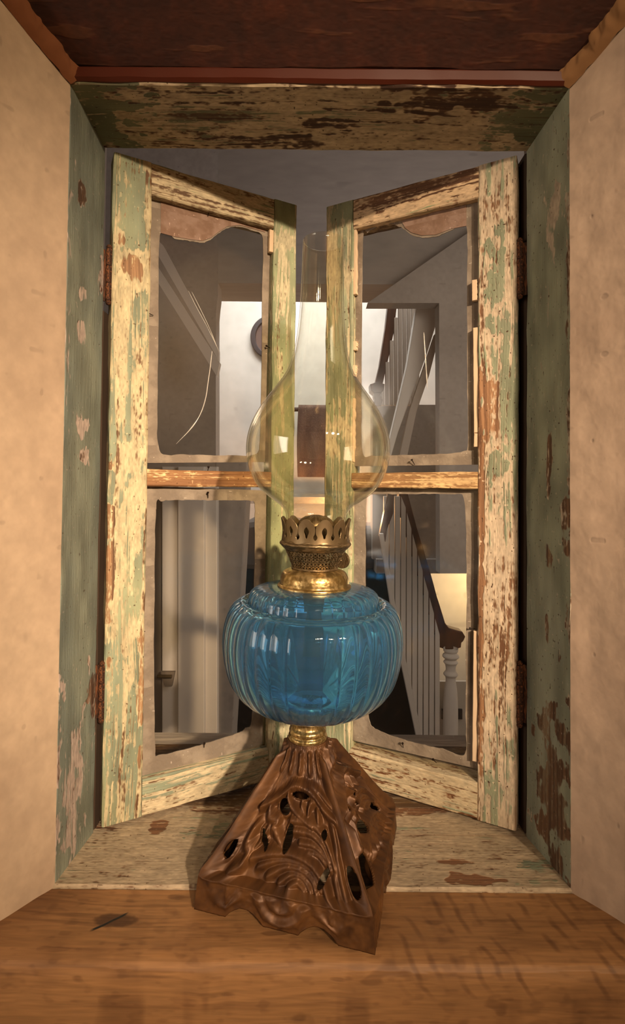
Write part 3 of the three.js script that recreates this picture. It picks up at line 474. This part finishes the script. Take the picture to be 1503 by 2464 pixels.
  for (let f = 0; f < 4; f++) for (let i = 0; i < NS; i++) for (let j = 0; j < NT; j++) {
    if (!keep(f, i, j)) continue;
    const A = (x, y, sd) => nIdx(f, x, y, sd);
    out.push(A(i, j, 0), A(i + 1, j, 0), A(i + 1, j + 1, 0), A(i, j, 0), A(i + 1, j + 1, 0), A(i, j + 1, 0));
    out.push(A(i, j, 1), A(i + 1, j + 1, 1), A(i + 1, j, 1), A(i, j, 1), A(i, j + 1, 1), A(i + 1, j + 1, 1));
    const wall = (x0, y0, x1, y1) => out.push(A(x0, y0, 0), A(x1, y1, 1), A(x1, y1, 0), A(x0, y0, 0), A(x0, y0, 1), A(x1, y1, 1));
    if (j === 0 || !keep(f, i, j - 1)) wall(i, j, i + 1, j); if (j === NT - 1 || !keep(f, i, j + 1)) wall(i + 1, j + 1, i, j + 1);
    if (i > 0 && !keep(f, i - 1, j)) wall(i, j + 1, i, j); if (i < NS - 1 && !keep(f, i + 1, j)) wall(i + 1, j, i + 1, j + 1);
  }
  const g = new THREE.BufferGeometry(); g.setAttribute('position', new THREE.Float32BufferAttribute(pos, 3)); g.setAttribute('color', new THREE.Float32BufferAttribute(col, 3)); g.setIndex(out); g.computeVertexNormals(); return g;
}
const ironMat = new THREE.MeshStandardMaterial({ color: 0xffffff, vertexColors: true, roughness: 0.5, metalness: 0.35 });
const foot = lp('foot', footGeometry(), ironMat); foot.userData.label = 'pierced brown cast iron foot'; foot.rotation.y = -0.27 + 0; foot.position.y = -0.0002 + 0;
const brassTex = (seed, a, b, n = 14) => { const t = tex(256, 256, (u, v, o) => { const m = ss(-0.3, 0.4, fbm(u * n * 4, v * n * 0.7, seed, 4)); for (let i = 0; i < 3; i++) o.c[i] = lerp(srgb(a)[i], srgb(b)[i], m); o.h = 0.5 + fbm(u * 70, v * 14, seed + 3, 3) * 0.4; }); return t; };
const bt = brassTex(611, 0x8f7748, 0xcdb27c), bt2 = brassTex(621, 0x65553a, 0x948062);
const brass = new THREE.MeshStandardMaterial({ map: bt.map, bumpMap: bt.bumpMap, bumpScale: 0.0003, metalness: 0.85, roughness: 0.32 });
const darkBrass = new THREE.MeshStandardMaterial({ map: bt2.map, bumpMap: bt2.bumpMap, bumpScale: 0.0003, metalness: 0.8, roughness: 0.40, side: THREE.DoubleSide });
const P = (list) => list.map(([r, y]) => [rad(r), hgt(y)]);
lp('stem_cap', lathe(smoothProfile(P([[30, 1771], [45, 1768], [46, 1760], [42, 1755], [44, 1750], [43, 1744], [37, 1738], [36, 1724], [40, 1716], [42, 1709], [38, 1703], [20, 1700]]), 60), 48), brass).userData.label = 'brass stem cap';
{
  const neck = lathe(smoothProfile(P([[45, 1800], [48, 1790], [49, 1778], [47, 1768], [42, 1763], [30, 1761]]), 24), 40); const c = []; for (let i = 0; i < neck.attributes.position.count; i++) c.push(...footColors[0].map((x, z) => lerp(x, footColors[1][z], 0.35)));
  neck.setAttribute('color', new THREE.Float32BufferAttribute(c, 3)); lp('neck', neck, ironMat);
}
// font of ribbed blue glass
const outerP = [[34, 1410], [60, 1409], [90, 1409], [122, 1412], [145, 1419], [153, 1429], [155, 1441], [158, 1450], [163, 1446], [172, 1443], [185, 1449], [199, 1466], [208, 1492], [212, 1530], [210, 1562], [204, 1595], [190, 1632], [166, 1661], [132, 1682], [96, 1693], [62, 1700], [40, 1706], [0.5, 1707]];
const innerP = [[0.5, 1694], [40, 1691], [90, 1682], [126, 1668], [156, 1648], [178, 1622], [192, 1590], [199, 1558], [201, 1530], [197, 1496], [188, 1473], [172, 1459], [156, 1462], [144, 1456], [142, 1440], [136, 1430], [116, 1423], [88, 1420], [60, 1420], [34, 1420]];
const fontPts = [...smoothProfile(P(outerP), 110), ...smoothProfile(P(innerP), 100)]; fontPts.push(fontPts[0].clone());
const ribs = 36;
const fontGeo = lathe(fontPts.map((p) => p.clone()).reverse(), 432, (th, r, y) => { const c = Math.abs(Math.cos(th * ribs / 2)); const k = ss(0.02, 0.035, r); return 1 + (c - 0.5) * 0.012 * k; });
const blueGlass = new THREE.MeshPhysicalMaterial({ color: new THREE.Color(0.25, 0.64, 1.0), transmission: 0.95, thickness: 0.004, roughness: 0.03, ior: 1.5 });
lp('font', lean(fontGeo), blueGlass).userData.label = 'ribbed blue glass oil font';
// burner
lp('wick', lean(mergeGeometries([box(rad(34), rad(150), rad(6), 0, hgt(1500), 0), box(rad(52), rad(26), rad(18), 0, hgt(1436), 0)])), std(0x15120f)).userData.label = 'dark wick hanging in the font';
lp('collar', lean(lathe(smoothProfile(P([[34, 1421], [80, 1416], [87, 1413], [88, 1406], [83, 1403], [82, 1394], [80, 1384], [74, 1374], [63, 1369], [52, 1367], [40, 1366]]), 80), 72)), brass).userData.label = 'bright brass collar';
{ // pierced basket: rings of round holes
  const rings = 4, n = 44, r0 = 54, y0 = 1365, r1 = 72, y1 = 1322, pos = [], idx = [];
  const at2 = (a, k, off) => { const r = rad(lerp(r0, r1, Math.pow(k, 1.1))) - off, y = hgt(lerp(y0, y1, k)); return [Math.sin(a) * r, y, Math.cos(a) * r]; };
  for (let j = 0; j < rings; j++) for (let i = 0; i < n; i++) {
    const a0 = (i + (j % 2) / 2) / n * Math.PI * 2, da = Math.PI * 2 / n, base = pos.length / 3;
    for (const off of [0, 0.0006]) for (const ringK of [0, 1]) for (let q = 0; q < 8; q++) {
      const th = q / 8 * Math.PI * 2 + Math.PI / 8; let cx = Math.cos(th), cy = Math.sin(th); const m = ringK ? 0.46 / 2 : 1 / Math.max(Math.abs(cx), Math.abs(cy)) / 2; pos.push(...at2(a0 + da * (0.5 + cx * m), (j + 0.5 + cy * m) / rings, off));
    }
    for (let q = 0; q < 8; q++) { const b = (q + 1) % 8, O = base, I = base + 8, O2 = base + 16, I2 = base + 24; idx.push(O + q, O + b, I + b, O + q, I + b, I + q, O2 + q, I2 + b, O2 + b, O2 + q, I2 + q, I2 + b, I + q, I + b, I2 + b, I + q, I2 + b, I2 + q); }
  }
  const g = new THREE.BufferGeometry(); g.setAttribute('position', new THREE.Float32BufferAttribute(pos, 3)); g.setAttribute('uv', new THREE.Float32BufferAttribute(new Float32Array(pos.length / 3 * 2).map((_, i) => pos[Math.floor(i / 2) * 3 + (i % 2)] * 30), 2)); g.setIndex(idx);
  const bs = lp('basket', lean(toCreasedNormals(g, 0.5)), darkBrass); bs.userData.label = 'pierced burner basket with rows of round holes';
  mesh('basket_rim', lean(lathe(smoothProfile(P([[52, 1368], [56, 1366], [56, 1363], [53, 1361]]), 16), 60)), darkBrass, bs);
  mesh('wick_holder', lean(lathe(smoothProfile(P([[20, 1366], [24, 1340], [26, 1300], [40, 1276], [44, 1262], [34, 1247], [14, 1240], [10, 1239]]), 40), 40)), darkBrass, bs);
}
lp('gallery_rim', lean(lathe(smoothProfile(P([[70, 1323], [76, 1318], [83, 1311], [86, 1307], [84, 1303], [80, 1301], [79, 1298]]), 40), 72)), darkBrass).userData.label = 'flared brown brass gallery rim';
{ // crown of twelve pierced petals
  const n = 12, r0 = rad(80), wPx = 2 * Math.PI * 80 / n, pts = [];
  const sh = new THREE.Shape(); const m = rad(1), hw = wPx / 2;
  const yb = 1303;
  const S = (x, y) => [x * m, (yb - y) * m];
  sh.moveTo(...S(-hw, 1304)); sh.lineTo(...S(-hw, 1293)); sh.bezierCurveTo(...S(-hw + 6, 1290), ...S(-hw + 6, 1284), ...S(-hw + 2, 1280)); sh.bezierCurveTo(...S(-hw - 0.5, 1268), ...S(-hw + 1, 1258), ...S(-11, 1252)); sh.bezierCurveTo(...S(-7, 1243), ...S(7, 1243), ...S(11, 1252)); sh.bezierCurveTo(...S(hw - 1, 1258), ...S(hw + 0.5, 1268), ...S(hw - 2, 1280)); sh.bezierCurveTo(...S(hw - 6, 1284), ...S(hw - 6, 1290), ...S(hw, 1293)); sh.lineTo(...S(hw, 1304));
  const ho = new THREE.Path(); ho.moveTo(...S(0, 1289)); ho.bezierCurveTo(...S(-4, 1288), ...S(-2, 1283), ...S(-5, 1279)); ho.bezierCurveTo(...S(-8, 1272), ...S(-4, 1265), ...S(0, 1263)); ho.bezierCurveTo(...S(4, 1265), ...S(8, 1272), ...S(5, 1279)); ho.bezierCurveTo(...S(2, 1283), ...S(4, 1288), ...S(0, 1289)); sh.holes.push(ho);
  const flat = new THREE.ExtrudeGeometry(sh, { depth: 0.0006, bevelEnabled: true, bevelSize: 0.00015, bevelThickness: 0.00015, bevelSegments: 1, curveSegments: 10 });
  const p = flat.attributes.position, pn = flat.attributes.normal; for (let i = 0; i < p.count; i++) { const x = p.getX(i), y = p.getY(i), z = p.getZ(i), k = y / (58 * m), r = r0 + z + rad(3) * Math.pow(Math.max(0, k), 2.2) - rad(3) * Math.sin(Math.min(1, Math.max(0, k)) * Math.PI), a = x / r0; p.setXYZ(i, Math.sin(a) * r, hgt(yb) + y, Math.cos(a) * r); const nx = pn.getX(i), ny = pn.getY(i) - 0.25 * (k - 0.4) * pn.getZ(i), nz = pn.getZ(i), l = Math.hypot(nx, ny, nz) || 1; pn.setXYZ(i, (nx * Math.cos(a) + nz * Math.sin(a)) / l, ny / l, (-nx * Math.sin(a) + nz * Math.cos(a)) / l); }
  const crown = new THREE.Group(); crown.name = 'crown'; crown.userData.label = 'brown brass crown of pierced petals'; crown.rotation.copy(up); lamp.add(crown);
  for (let i = 0; i < n; i++) { const q = mesh(i ? `petal_${String(i).padStart(3, '0')}` : 'petal', flat, darkBrass, crown); q.rotation.y = (14 + 30 * i) * Math.PI / 180; }
}
{ const k = mergeGeometries([new THREE.CylinderGeometry(rad(20), rad(20), rad(7), 28).rotateZ(Math.PI / 2).rotateY(0.9).translate(rad(66), hgt(1347), -rad(12)), new THREE.CylinderGeometry(rad(3), rad(3), rad(60), 10).rotateZ(Math.PI / 2).rotateY(0.2).translate(rad(38), hgt(1347), -rad(6))]); lp('wick_knob', lean(k), darkBrass).userData.label = 'small dark wick winder knob'; }
// chimney of clear glass
{
  const prof = [[50, 575], [51, 640], [52, 696], [55, 760], [60, 815], [70, 865], [84, 900], [105, 932], [124, 958], [141, 983], [160, 1020], [169, 1050], [172, 1080], [169, 1112], [157, 1148], [137, 1179], [107, 1203], [84, 1220], [74, 1236], [71, 1262], [71, 1296]];
  const outer = smoothProfile(P(prof), 120), inner = smoothProfile(P(prof.map(([r, y], i) => [r - (i < 2 ? 3 : 4.5), y + (i ? 0 : 1)])), 120).reverse();
  const pts = [...outer, ...inner]; pts.push(outer[0].clone());
  const cg = lathe(pts.reverse(), 96);
  lp('chimney', lean(cg), new THREE.MeshPhysicalMaterial({ color: 0xfbfaf4, transmission: 1, thickness: 0, roughness: 0.03, ior: 1.65 })).userData.label = 'clear bulbous glass chimney';
}

// ---------------------------------------------------------------- the stair hall beyond
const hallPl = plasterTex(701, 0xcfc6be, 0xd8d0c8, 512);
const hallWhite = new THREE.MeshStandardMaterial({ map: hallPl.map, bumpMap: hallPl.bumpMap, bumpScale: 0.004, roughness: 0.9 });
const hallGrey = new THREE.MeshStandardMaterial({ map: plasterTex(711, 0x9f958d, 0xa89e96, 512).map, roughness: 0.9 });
const woodDark = (() => { const t = tex(256, 512, (u, v, o) => { const g = fbm(u * 40, v * 6, 721, 3); const a = [62, 36, 24], b = [104, 62, 40]; for (let i = 0; i < 3; i++) o.c[i] = lerp(a[i], b[i], 0.5 + g * 0.7); o.h = 0.5 + g * 0.3; }); return new THREE.MeshStandardMaterial({ map: t.map, roughness: 0.4 }); })();
const paintWhite = std(0xd8d0c8, { roughness: 0.55 });
const HB = -4.25, HX = 2.6, HT = 2.75, HF = -2.4;
const hallWall = (name, g, label, m = hallWhite) => { const o = structure(mesh(name, g, m)); o.userData.label = label; return o; };
hallWall('wall_back', box(2 * HX + 0.4, HT - HF + 0.4, 0.15, 0, (HT + HF) / 2, HB - 0.075), 'white far wall of the stair hall');
hallWall('wall_hall_left', box(0.15, HT - HF + 0.4, -HB + OUT_Z, -HX - 0.075, (HT + HF) / 2, (HB + OUT_Z) / 2), 'white left wall of the stair hall');
hallWall('wall_hall_right', box(0.15, HT - HF + 0.4, -HB + OUT_Z, HX + 0.075, (HT + HF) / 2, (HB + OUT_Z) / 2), 'white right wall of the stair hall');
hallWall('floor_hall', box(2 * HX + 0.4, 0.15, -HB + OUT_Z, 0, HF - 0.075, (HB + OUT_Z) / 2), 'floor of the stair hall', std(0x5a4636));
hallWall('ceiling_hall', mergeGeometries([box(2 * HX + 0.4, 0.15, 2.65, 0, HT + 0.075, -1.535), box(2 * HX + 0.4, 0.15, 0.6, 0, HT + 0.075, -4.05)].concat([box(1.7, 0.15, 0.9, -1.9, HT + 0.075, -3.3), box(1.9, 0.15, 0.9, 1.75, HT + 0.075, -3.3)])), 'ceiling of the stair hall with an opening for the roof window');
hallWall('wall_hall_near', mergeGeometries([box(2.33, HT - HF, 0.1, -1.455, (HT + HF) / 2, OUT_Z - 0.05), box(0.11, HT - HF, 0.1, 0.345, (HT + HF) / 2, OUT_Z - 0.05), box(1.2, HT - HF, 0.1, 2.1, (HT + HF) / 2, OUT_Z - 0.05), box(1.26, HT - 1.32, 0.1, 0.92, (HT + 1.32) / 2, OUT_Z - 0.05), box(1.26, -0.12 - HF, 0.1, 0.92, (-0.12 + HF) / 2, OUT_Z - 0.05), box(0.58, HT - 0.86, 0.1, 0, (HT + 0.86) / 2, OUT_Z - 0.05), box(0.58, -0.035 - HF, 0.1, 0, (-0.035 + HF) / 2, OUT_Z - 0.05)]), 'hall side of the wall that holds the old window');
{ // roof window, a pane of sky; added glowing panel of the hall fill
  const g1 = structure(mesh('window_2', box(1.6, 0.02, 0.8, -0.1, 2.6, -3.3), new THREE.MeshStandardMaterial({ color: 0xffffff, emissive: 0xdfeaff, emissiveIntensity: 3 }))); g1.userData.label = 'bright roof window above the stair landing';
  const g2 = structure(mesh('window_3', box(1.0, 1.4, 0.02, 0.9, 0.6, -0.215), new THREE.MeshStandardMaterial({ color: 0xffffff, emissive: 0xffeedd, emissiveIntensity: 1.2 }))); g2.userData.label = 'added glowing fill panel beside the old window, lighting the hall';
}
// downstand across the ceiling and the dim wall on the left
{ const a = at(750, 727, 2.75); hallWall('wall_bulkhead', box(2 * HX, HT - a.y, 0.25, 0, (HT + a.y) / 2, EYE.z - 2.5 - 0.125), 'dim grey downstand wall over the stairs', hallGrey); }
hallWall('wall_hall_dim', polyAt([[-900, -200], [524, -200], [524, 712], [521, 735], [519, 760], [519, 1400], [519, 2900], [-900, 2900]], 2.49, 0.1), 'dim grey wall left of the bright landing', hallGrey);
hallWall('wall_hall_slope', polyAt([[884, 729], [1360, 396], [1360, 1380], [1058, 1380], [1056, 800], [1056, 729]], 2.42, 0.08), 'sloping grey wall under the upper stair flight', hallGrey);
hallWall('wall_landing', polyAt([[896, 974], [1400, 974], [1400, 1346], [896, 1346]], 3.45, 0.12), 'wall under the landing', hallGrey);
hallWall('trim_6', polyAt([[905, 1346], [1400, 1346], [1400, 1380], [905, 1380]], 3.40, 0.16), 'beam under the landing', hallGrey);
// white door and pilaster at the left
{
  const d = structure(new THREE.Group()); d.name = 'door_1'; d.userData.label = 'white panelled door seen through the lower left pane'; scene.add(d);
  const D = 1.7; const pieces = [['edge_board', 392, 430, 0.035], ['panel', 430, 490, 0.05], ['panel', 490, 521, 0.028]];
  for (const [n, xa, xb, t] of pieces) part(n, polyAt([[xa, 1125], [xb - 0.6, 1125], [xb - 0.6, 2500], [xa, 2500]], D - t, t, { bevel: 0.003 }), paintWhite, d);
  part('door_edge', polyAt([[372, 1125], [390.5, 1125], [390.5, 2500], [372, 2500]], D - 0.01, 0.03), std(0x8f8780), d);
  const k = at(400, 1622, D - 0.06); const hd = new THREE.Group(); hd.name = 'door_handle'; d.add(hd);
  mesh('handle_lever', new THREE.CylinderGeometry(0.006, 0.006, 0.045, 12).rotateZ(Math.PI / 2).translate(k.x, k.y, k.z + 0.02), std(0x6a5a40, { metalness: 0.7, roughness: 0.35 }), hd);
  mesh('handle_plate', polyAt([[386, 1617], [420, 1617], [413, 1652], [396, 1652]], D - 0.058, 0.012), std(0x7b6f62), hd);
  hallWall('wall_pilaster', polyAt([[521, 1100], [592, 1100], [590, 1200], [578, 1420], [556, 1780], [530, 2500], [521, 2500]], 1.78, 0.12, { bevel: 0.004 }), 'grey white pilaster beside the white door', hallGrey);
}
// pale boards built as the reflection of the right stairs in the left pane
{
  const t = structure(thing('stair_reflection', 'pair of pale sloping boards made as the stair reflection in the cracked upper left pane'));
  part('string_board', polyAt([[355, 640], [378, 640], [528, 872], [521, 905]], 2.2, 0.04), paintWhite, t);
  part('string_board', polyAt([[360, 560], [392, 590], [526, 842], [526, 868], [372, 600]], 2.22, 0.03), paintWhite, t);
}
// upper balustrade
{
  const t = thing('upper_balustrade', 'upper stair balustrade of white spindles with a dark handrail, behind the upper right pane', 'balustrade');
  const D = 2.95;
  part('handrail', polyAt([[938, 700], [957, 700], [945, 800], [934, 855], [924, 900], [918, 925], [902, 928], [914, 880], [928, 790]], D, 0.06, { bevel: 0.004 }), woodDark, t);
  const np = new THREE.Group(); np.name = 'newel_post'; t.add(np);
  mesh('newel_cap', polyAt([[893, 926], [906, 922], [922, 926], [920, 938], [914, 943], [900, 943], [894, 938]], D - 0.03, 0.09, { bevel: 0.006 }), woodDark, np);
  mesh('newel_shaft', polyAt([[901, 943], [915, 943], [913, 952], [918, 962], [915, 975], [899, 975], [903, 960], [901, 952]], D - 0.02, 0.07, { bevel: 0.004 }), woodDark, np);
  const tops = [925, 872, 820, 765, 700, 700, 700, 700, 700];
  tops.forEach((y, i) => { const x = 918 + i * 10.4; part('baluster', polyAt([[x, y], [x + 6.4, y], [x + 6.4, 974], [x, 974]], D - 0.015, 0.03, { bevel: 0.002 }), paintWhite, t); });
  part('string_board', polyAt([[1008, 700], [1056, 700], [1053, 760], [1025, 850], [985, 960], [955, 1040], [935, 1110], [926, 1110], [945, 1030], [980, 880], [1003, 740]], D - 0.3, 0.05, { bevel: 0.004 }), paintWhite, t);
  part('string_board', polyAt([[1046, 806], [1054, 812], [1030, 905], [1000, 990], [975, 1112], [958, 1112], [985, 990], [1015, 900]], D - 0.34, 0.03, { bevel: 0.003 }), std(0xb0a499), t);
}
// lower balustrade with its newel
{
  const t = thing('lower_balustrade', 'lower stair balustrade with dark scrolled handrail and white turned newel, behind the lower right pane', 'balustrade');
  const D = 3.0;
  part('handrail', polyAt([[962, 1180], [976, 1180], [1000, 1270], [1030, 1370], [1050, 1440], [1068, 1500], [1078, 1513], [1095, 1518], [1110, 1522], [1116, 1532], [1112, 1541], [1107, 1545], [1106, 1556], [1094, 1560], [1072, 1560], [1060, 1556], [1058, 1543], [1048, 1527], [1020, 1430], [985, 1310], [962, 1230]], D, 0.07, { bevel: 0.006 }), woodDark, t);
  part('handrail', polyAt([[936, 1180], [946, 1180], [944, 1235], [930, 1270], [926, 1302], [914, 1290]], D - 0.02, 0.05, { bevel: 0.004 }), woodDark, t).userData.label = 'short dark rail';
  const npr = [[17, 1560], [17, 1566], [14, 1570], [19, 1576], [19, 1580], [13, 1586], [17, 1592], [13, 1598], [12, 1612], [17, 1620], [12, 1628], [15, 1660], [17, 1700], [17, 1760], [16, 1900]];
  const c = at(1084, 1560, D - 0.04), k = D / F;
  part('newel_post', lathe(smoothProfile(npr.map(([r, y]) => [r * k, c.y - (y - 1560) * k]), 80).reverse(), 32).translate(c.x, 0, c.z), paintWhite, t);
  const yTop = (x) => 1195 + Math.max(0, x - 968) * 3.75, yBot = (x) => 1300 + (x - 920) * 5.4;
  for (let i = 0; i < 11; i++) { const x = 924 + i * 13.6, w = 10.2; if (yTop(x + w) > 1560) break; part('baluster', polyAt([[x, Math.max(1195, yTop(x))], [x + w, Math.max(1195, yTop(x + w))], [x + w, Math.min(2000, yBot(x + w) + 10)], [x, Math.min(2000, yBot(x) + 10)]], D - 0.005, 0.03, { bevel: 0.002 }), paintWhite, t); }
  part('string_board', polyAt([[914, 1285], [921, 1285], [960, 1520], [1020, 1800], [1060, 2000], [1048, 2000], [1008, 1800], [952, 1530]], D + 0.03 - 0.08, 0.03, { bevel: 0.003 }), paintWhite, t);
  part('panel', polyAt([[1012, 1640], [1150, 1640], [1150, 2000], [1052, 2000]], D + 0.12, 0.02), std(0xb8aea2), t);
  for (const [a, b] of [[1040, 1049], [1062, 1073], [1098, 1112]]) part('string_notch', polyAt([[a, 1707], [b, 1707], [b, 1731], [a, 1731]], D + 0.095, 0.012), std(0x1c1714), t);
}
// wall mirror, rail with towel, dark seat
{
  const t = thing('wall_mirror', 'dark rimmed oval mirror on the white far wall behind the upper left pane', 'mirror');
  const c = at(650, 812, 4.62), k = 4.62 / F; t.position.set(c.x, c.y, HB + 0.03);
  const oval = (a, b) => { const s = new THREE.Shape(); s.absellipse(0, 0, a * k, b * k, 0, Math.PI * 2); return s; };
  const ring = oval(46, 50); ring.holes.push(oval(37, 42));
  part('mirror_frame', new THREE.ExtrudeGeometry(ring, { depth: 0.03, bevelEnabled: true, bevelSize: 0.006, bevelThickness: 0.006, bevelSegments: 3, curveSegments: 40 }).translate(0, 0, -0.02), std(0x2c2024, { roughness: 0.4 }), t);
  part('mirror_glass', new THREE.ExtrudeGeometry(oval(37.5, 42.5), { depth: 0.008, bevelEnabled: false, curveSegments: 40 }).translate(0, 0, -0.015), std(0x8a7470, { roughness: 0.1, metalness: 0.8 }), t);
}
{
  const D = 4.3, t = thing('rail', 'short dark rail on the far wall seen between the casements', 'rail'); const a = at(690, 985, D), b = at(800, 983, D);
  part('bar', new THREE.CylinderGeometry(0.018, 0.018, b.x - a.x, 16).rotateZ(Math.PI / 2).translate((a.x + b.x) / 2, a.y, EYE.z - D), std(0x4a3630), t);
  for (const x of [a.x + 0.02, b.x - 0.02]) part('bracket', new THREE.CylinderGeometry(0.012, 0.016, 0.34, 12).rotateX(Math.PI / 2).translate(x, a.y, EYE.z - D - 0.17), std(0x4a3630), t);
  const tw = thing('towel', 'brown towel hung over the dark rail between the casements', 'towel');
  const tt = tex(256, 256, (u, v, o) => { const m = fbm(u * 6, v * 4, 741, 3), f = fbm(u * 80, v * 80, 742, 2); const A = [84, 62, 54], B = [112, 86, 74]; for (let i = 0; i < 3; i++) o.c[i] = lerp(A[i], B[i], 0.5 + m * 0.7) * (1 + f * 0.12); o.h = 0.5 + f * 0.5; });
  const cloth = (front) => { const g = new THREE.PlaneGeometry(1, 1, 30, 40), p = g.attributes.position; const q = at(718, 974, D), r = at(796, 974, D), bt = at(718, front ? 1148 : 1100, D); for (let i = 0; i < p.count; i++) { const u = p.getX(i) + 0.5, v = 0.5 - p.getY(i); const y = lerp(q.y, bt.y, v); const off = v < 0.04 ? Math.sqrt(v / 0.04) : 1; p.setXYZ(i, lerp(q.x, r.x, u) - 0.01 * Math.sin(v * 3), y, EYE.z - D + (front ? 1 : -1) * (0.001 + 0.031 * off + 0.012 * Math.sin(u * 11 + v * 2) * v)); } g.computeVertexNormals(); return g; };
  const tm = new THREE.MeshStandardMaterial({ map: tt.map, bumpMap: tt.bumpMap, bumpScale: 0.003, roughness: 0.95, side: THREE.DoubleSide });
  part('front_fall', cloth(true), tm, tw); part('back_fall', cloth(false), tm, tw);
}
hallWall('trim_7', polyAt([[560, 1196], [800, 1196], [800, 1212], [560, 1212]], 4.25, 0.1), 'grey ledge on the far wall seen between the casements', hallGrey);
{
  const t = thing('seat', 'large black padded seat with a grey cover on top, behind the oil lamp', 'seat');
  const D = 3.6; const lump = (pts, d, depth, mat, name, seed) => { const g = polyAt(pts, d, depth, { bevel: 0.05 }); const p = g.attributes.position; for (let i = 0; i < p.count; i++) { const n = fbm(p.getX(i) * 9, p.getY(i) * 9, seed, 2) * 0.03; p.setXYZ(i, p.getX(i) + n, p.getY(i) + n * 0.6, p.getZ(i)); } g.computeVertexNormals(); return part(name, g, mat, t); };
  lump([[575, 1370], [590, 1345], [640, 1335], [760, 1350], [860, 1345], [910, 1340], [945, 1360], [1010, 1480], [1010, 1900], [540, 1900], [545, 1700], [560, 1500]], D, 0.5, std(0x0d0b0b, { roughness: 0.9 }), 'padded_back', 751);
  lump([[584, 1290], [605, 1268], [640, 1262], [760, 1275], [870, 1280], [912, 1282], [918, 1340], [905, 1352], [760, 1360], [586, 1352]], D - 0.02, 0.4, std(0x5c534e, { roughness: 0.9 }), 'grey_cover', 755);
}
// the two warm lamps of the hall: bulbs
function bulb(p, light, label) {
  light.position.copy(p);
  const t = thing('hall_lamp', label, 'lamp'); t.position.copy(p);
  part('glowing_bulb', new THREE.SphereGeometry(0.035, 20, 14), new THREE.MeshStandardMaterial({ color: 0xffffff, emissive: 0xffc98a, emissiveIntensity: 6 }), t);
  part('lamp_socket', new THREE.CylinderGeometry(0.018, 0.022, 0.05, 16).translate(0, 0.055, 0), std(0x777777), t); part('cord', new THREE.CylinderGeometry(0.003, 0.003, HT - p.y - 0.075, 8).translate(0, (HT - p.y + 0.075) / 2, 0), std(0x777777), t);
}
bulb(at(812, 1225, 4.02), aisleLight, 'small warm bulb near the far wall of the hall, behind the lamp chimney');
bulb(v3(1.50, -0.5, -3.85), stairLight, 'warm bulb lighting the wall under the stair landing');

// ---------------------------------------------------------------- the room behind the camera
const RZ = 3.2;
const roomPl = new THREE.MeshStandardMaterial({ map: plL.map, roughness: 0.9 });
hallWall('wall_room_left', box(0.1, WTOP - FLOOR, RZ - WALL_Z, XL - 1.6 - 0.05, (WTOP + FLOOR) / 2, (RZ + WALL_Z) / 2), 'plastered left wall of the room', roomPl);
hallWall('wall_room_right', box(0.1, WTOP - FLOOR, RZ - WALL_Z, XR + 1.6 + 0.05, (WTOP + FLOOR) / 2, (RZ + WALL_Z) / 2), 'plastered right wall of the room', roomPl);
hallWall('wall_room_back', box(3.8, WTOP - FLOOR, 0.1, 0, (WTOP + FLOOR) / 2, RZ + 0.05), 'plastered wall behind the camera', roomPl);
hallWall('ceiling', box(3.8, 0.1, RZ + 0.3, 0, WTOP + 0.05, RZ / 2 - 0.1), 'dark timber ceiling of the room', std(0x6a4a34));
hallWall('floor', box(3.8, 0.1, RZ + 0.3, 0, FLOOR - 0.05, RZ / 2 - 0.1), 'timber floor of the room', std(0x5c3d26));
{ const g = structure(mesh('window_4', box(0.02, 0.8, 0.9, -1.735, 0.45, 1.0), new THREE.MeshStandardMaterial({ color: 0xffffff, emissive: 0xffe6cc, emissiveIntensity: 1.5 }))); g.userData.label = 'room window in the left wall, behind the camera'; }
SPOTS.forEach(([p], i) => {
  const t = thing('spot_lamp', ['large spot lamp on the room ceiling, aimed at the window recess', 'spot lamp on the room ceiling, left of the large one', 'spot lamp on the room ceiling, right of the large one'][i], 'lamp', 'spot lamps on the room ceiling'); t.position.copy(p);
  const q = new THREE.Quaternion().setFromUnitVectors(v3(0, 0, 1), LAMP_AIM.clone().sub(p).normalize()), k = i ? 0.6 : 1;
  const shade = new THREE.LatheGeometry([[0.082, 0.0], [0.090, -0.012], [0.092, -0.09], [0.065, -0.14], [0.006, -0.15]].map((e) => new THREE.Vector2(e[0] * k, e[1] * k)), 32).rotateX(Math.PI / 2).translate(0, 0, -0.005);
  part('lamp_shade', shade.applyQuaternion(q), std(0x3a3330, { metalness: 0.5, roughness: 0.4, side: THREE.DoubleSide }), t);
  part('glowing_bulb', new THREE.SphereGeometry(0.070 * k, 24, 16), new THREE.MeshStandardMaterial({ color: 0xffffff, emissive: 0xffe2b8, emissiveIntensity: 160 }), t);
  part('rod', new THREE.CylinderGeometry(0.008, 0.008, WTOP - p.y - 0.05, 10).translate(0.02, (WTOP - p.y) / 2 + 0.025, 0.12 * k), std(0x3a3330), t);
});
renderer.render(scene, camera);
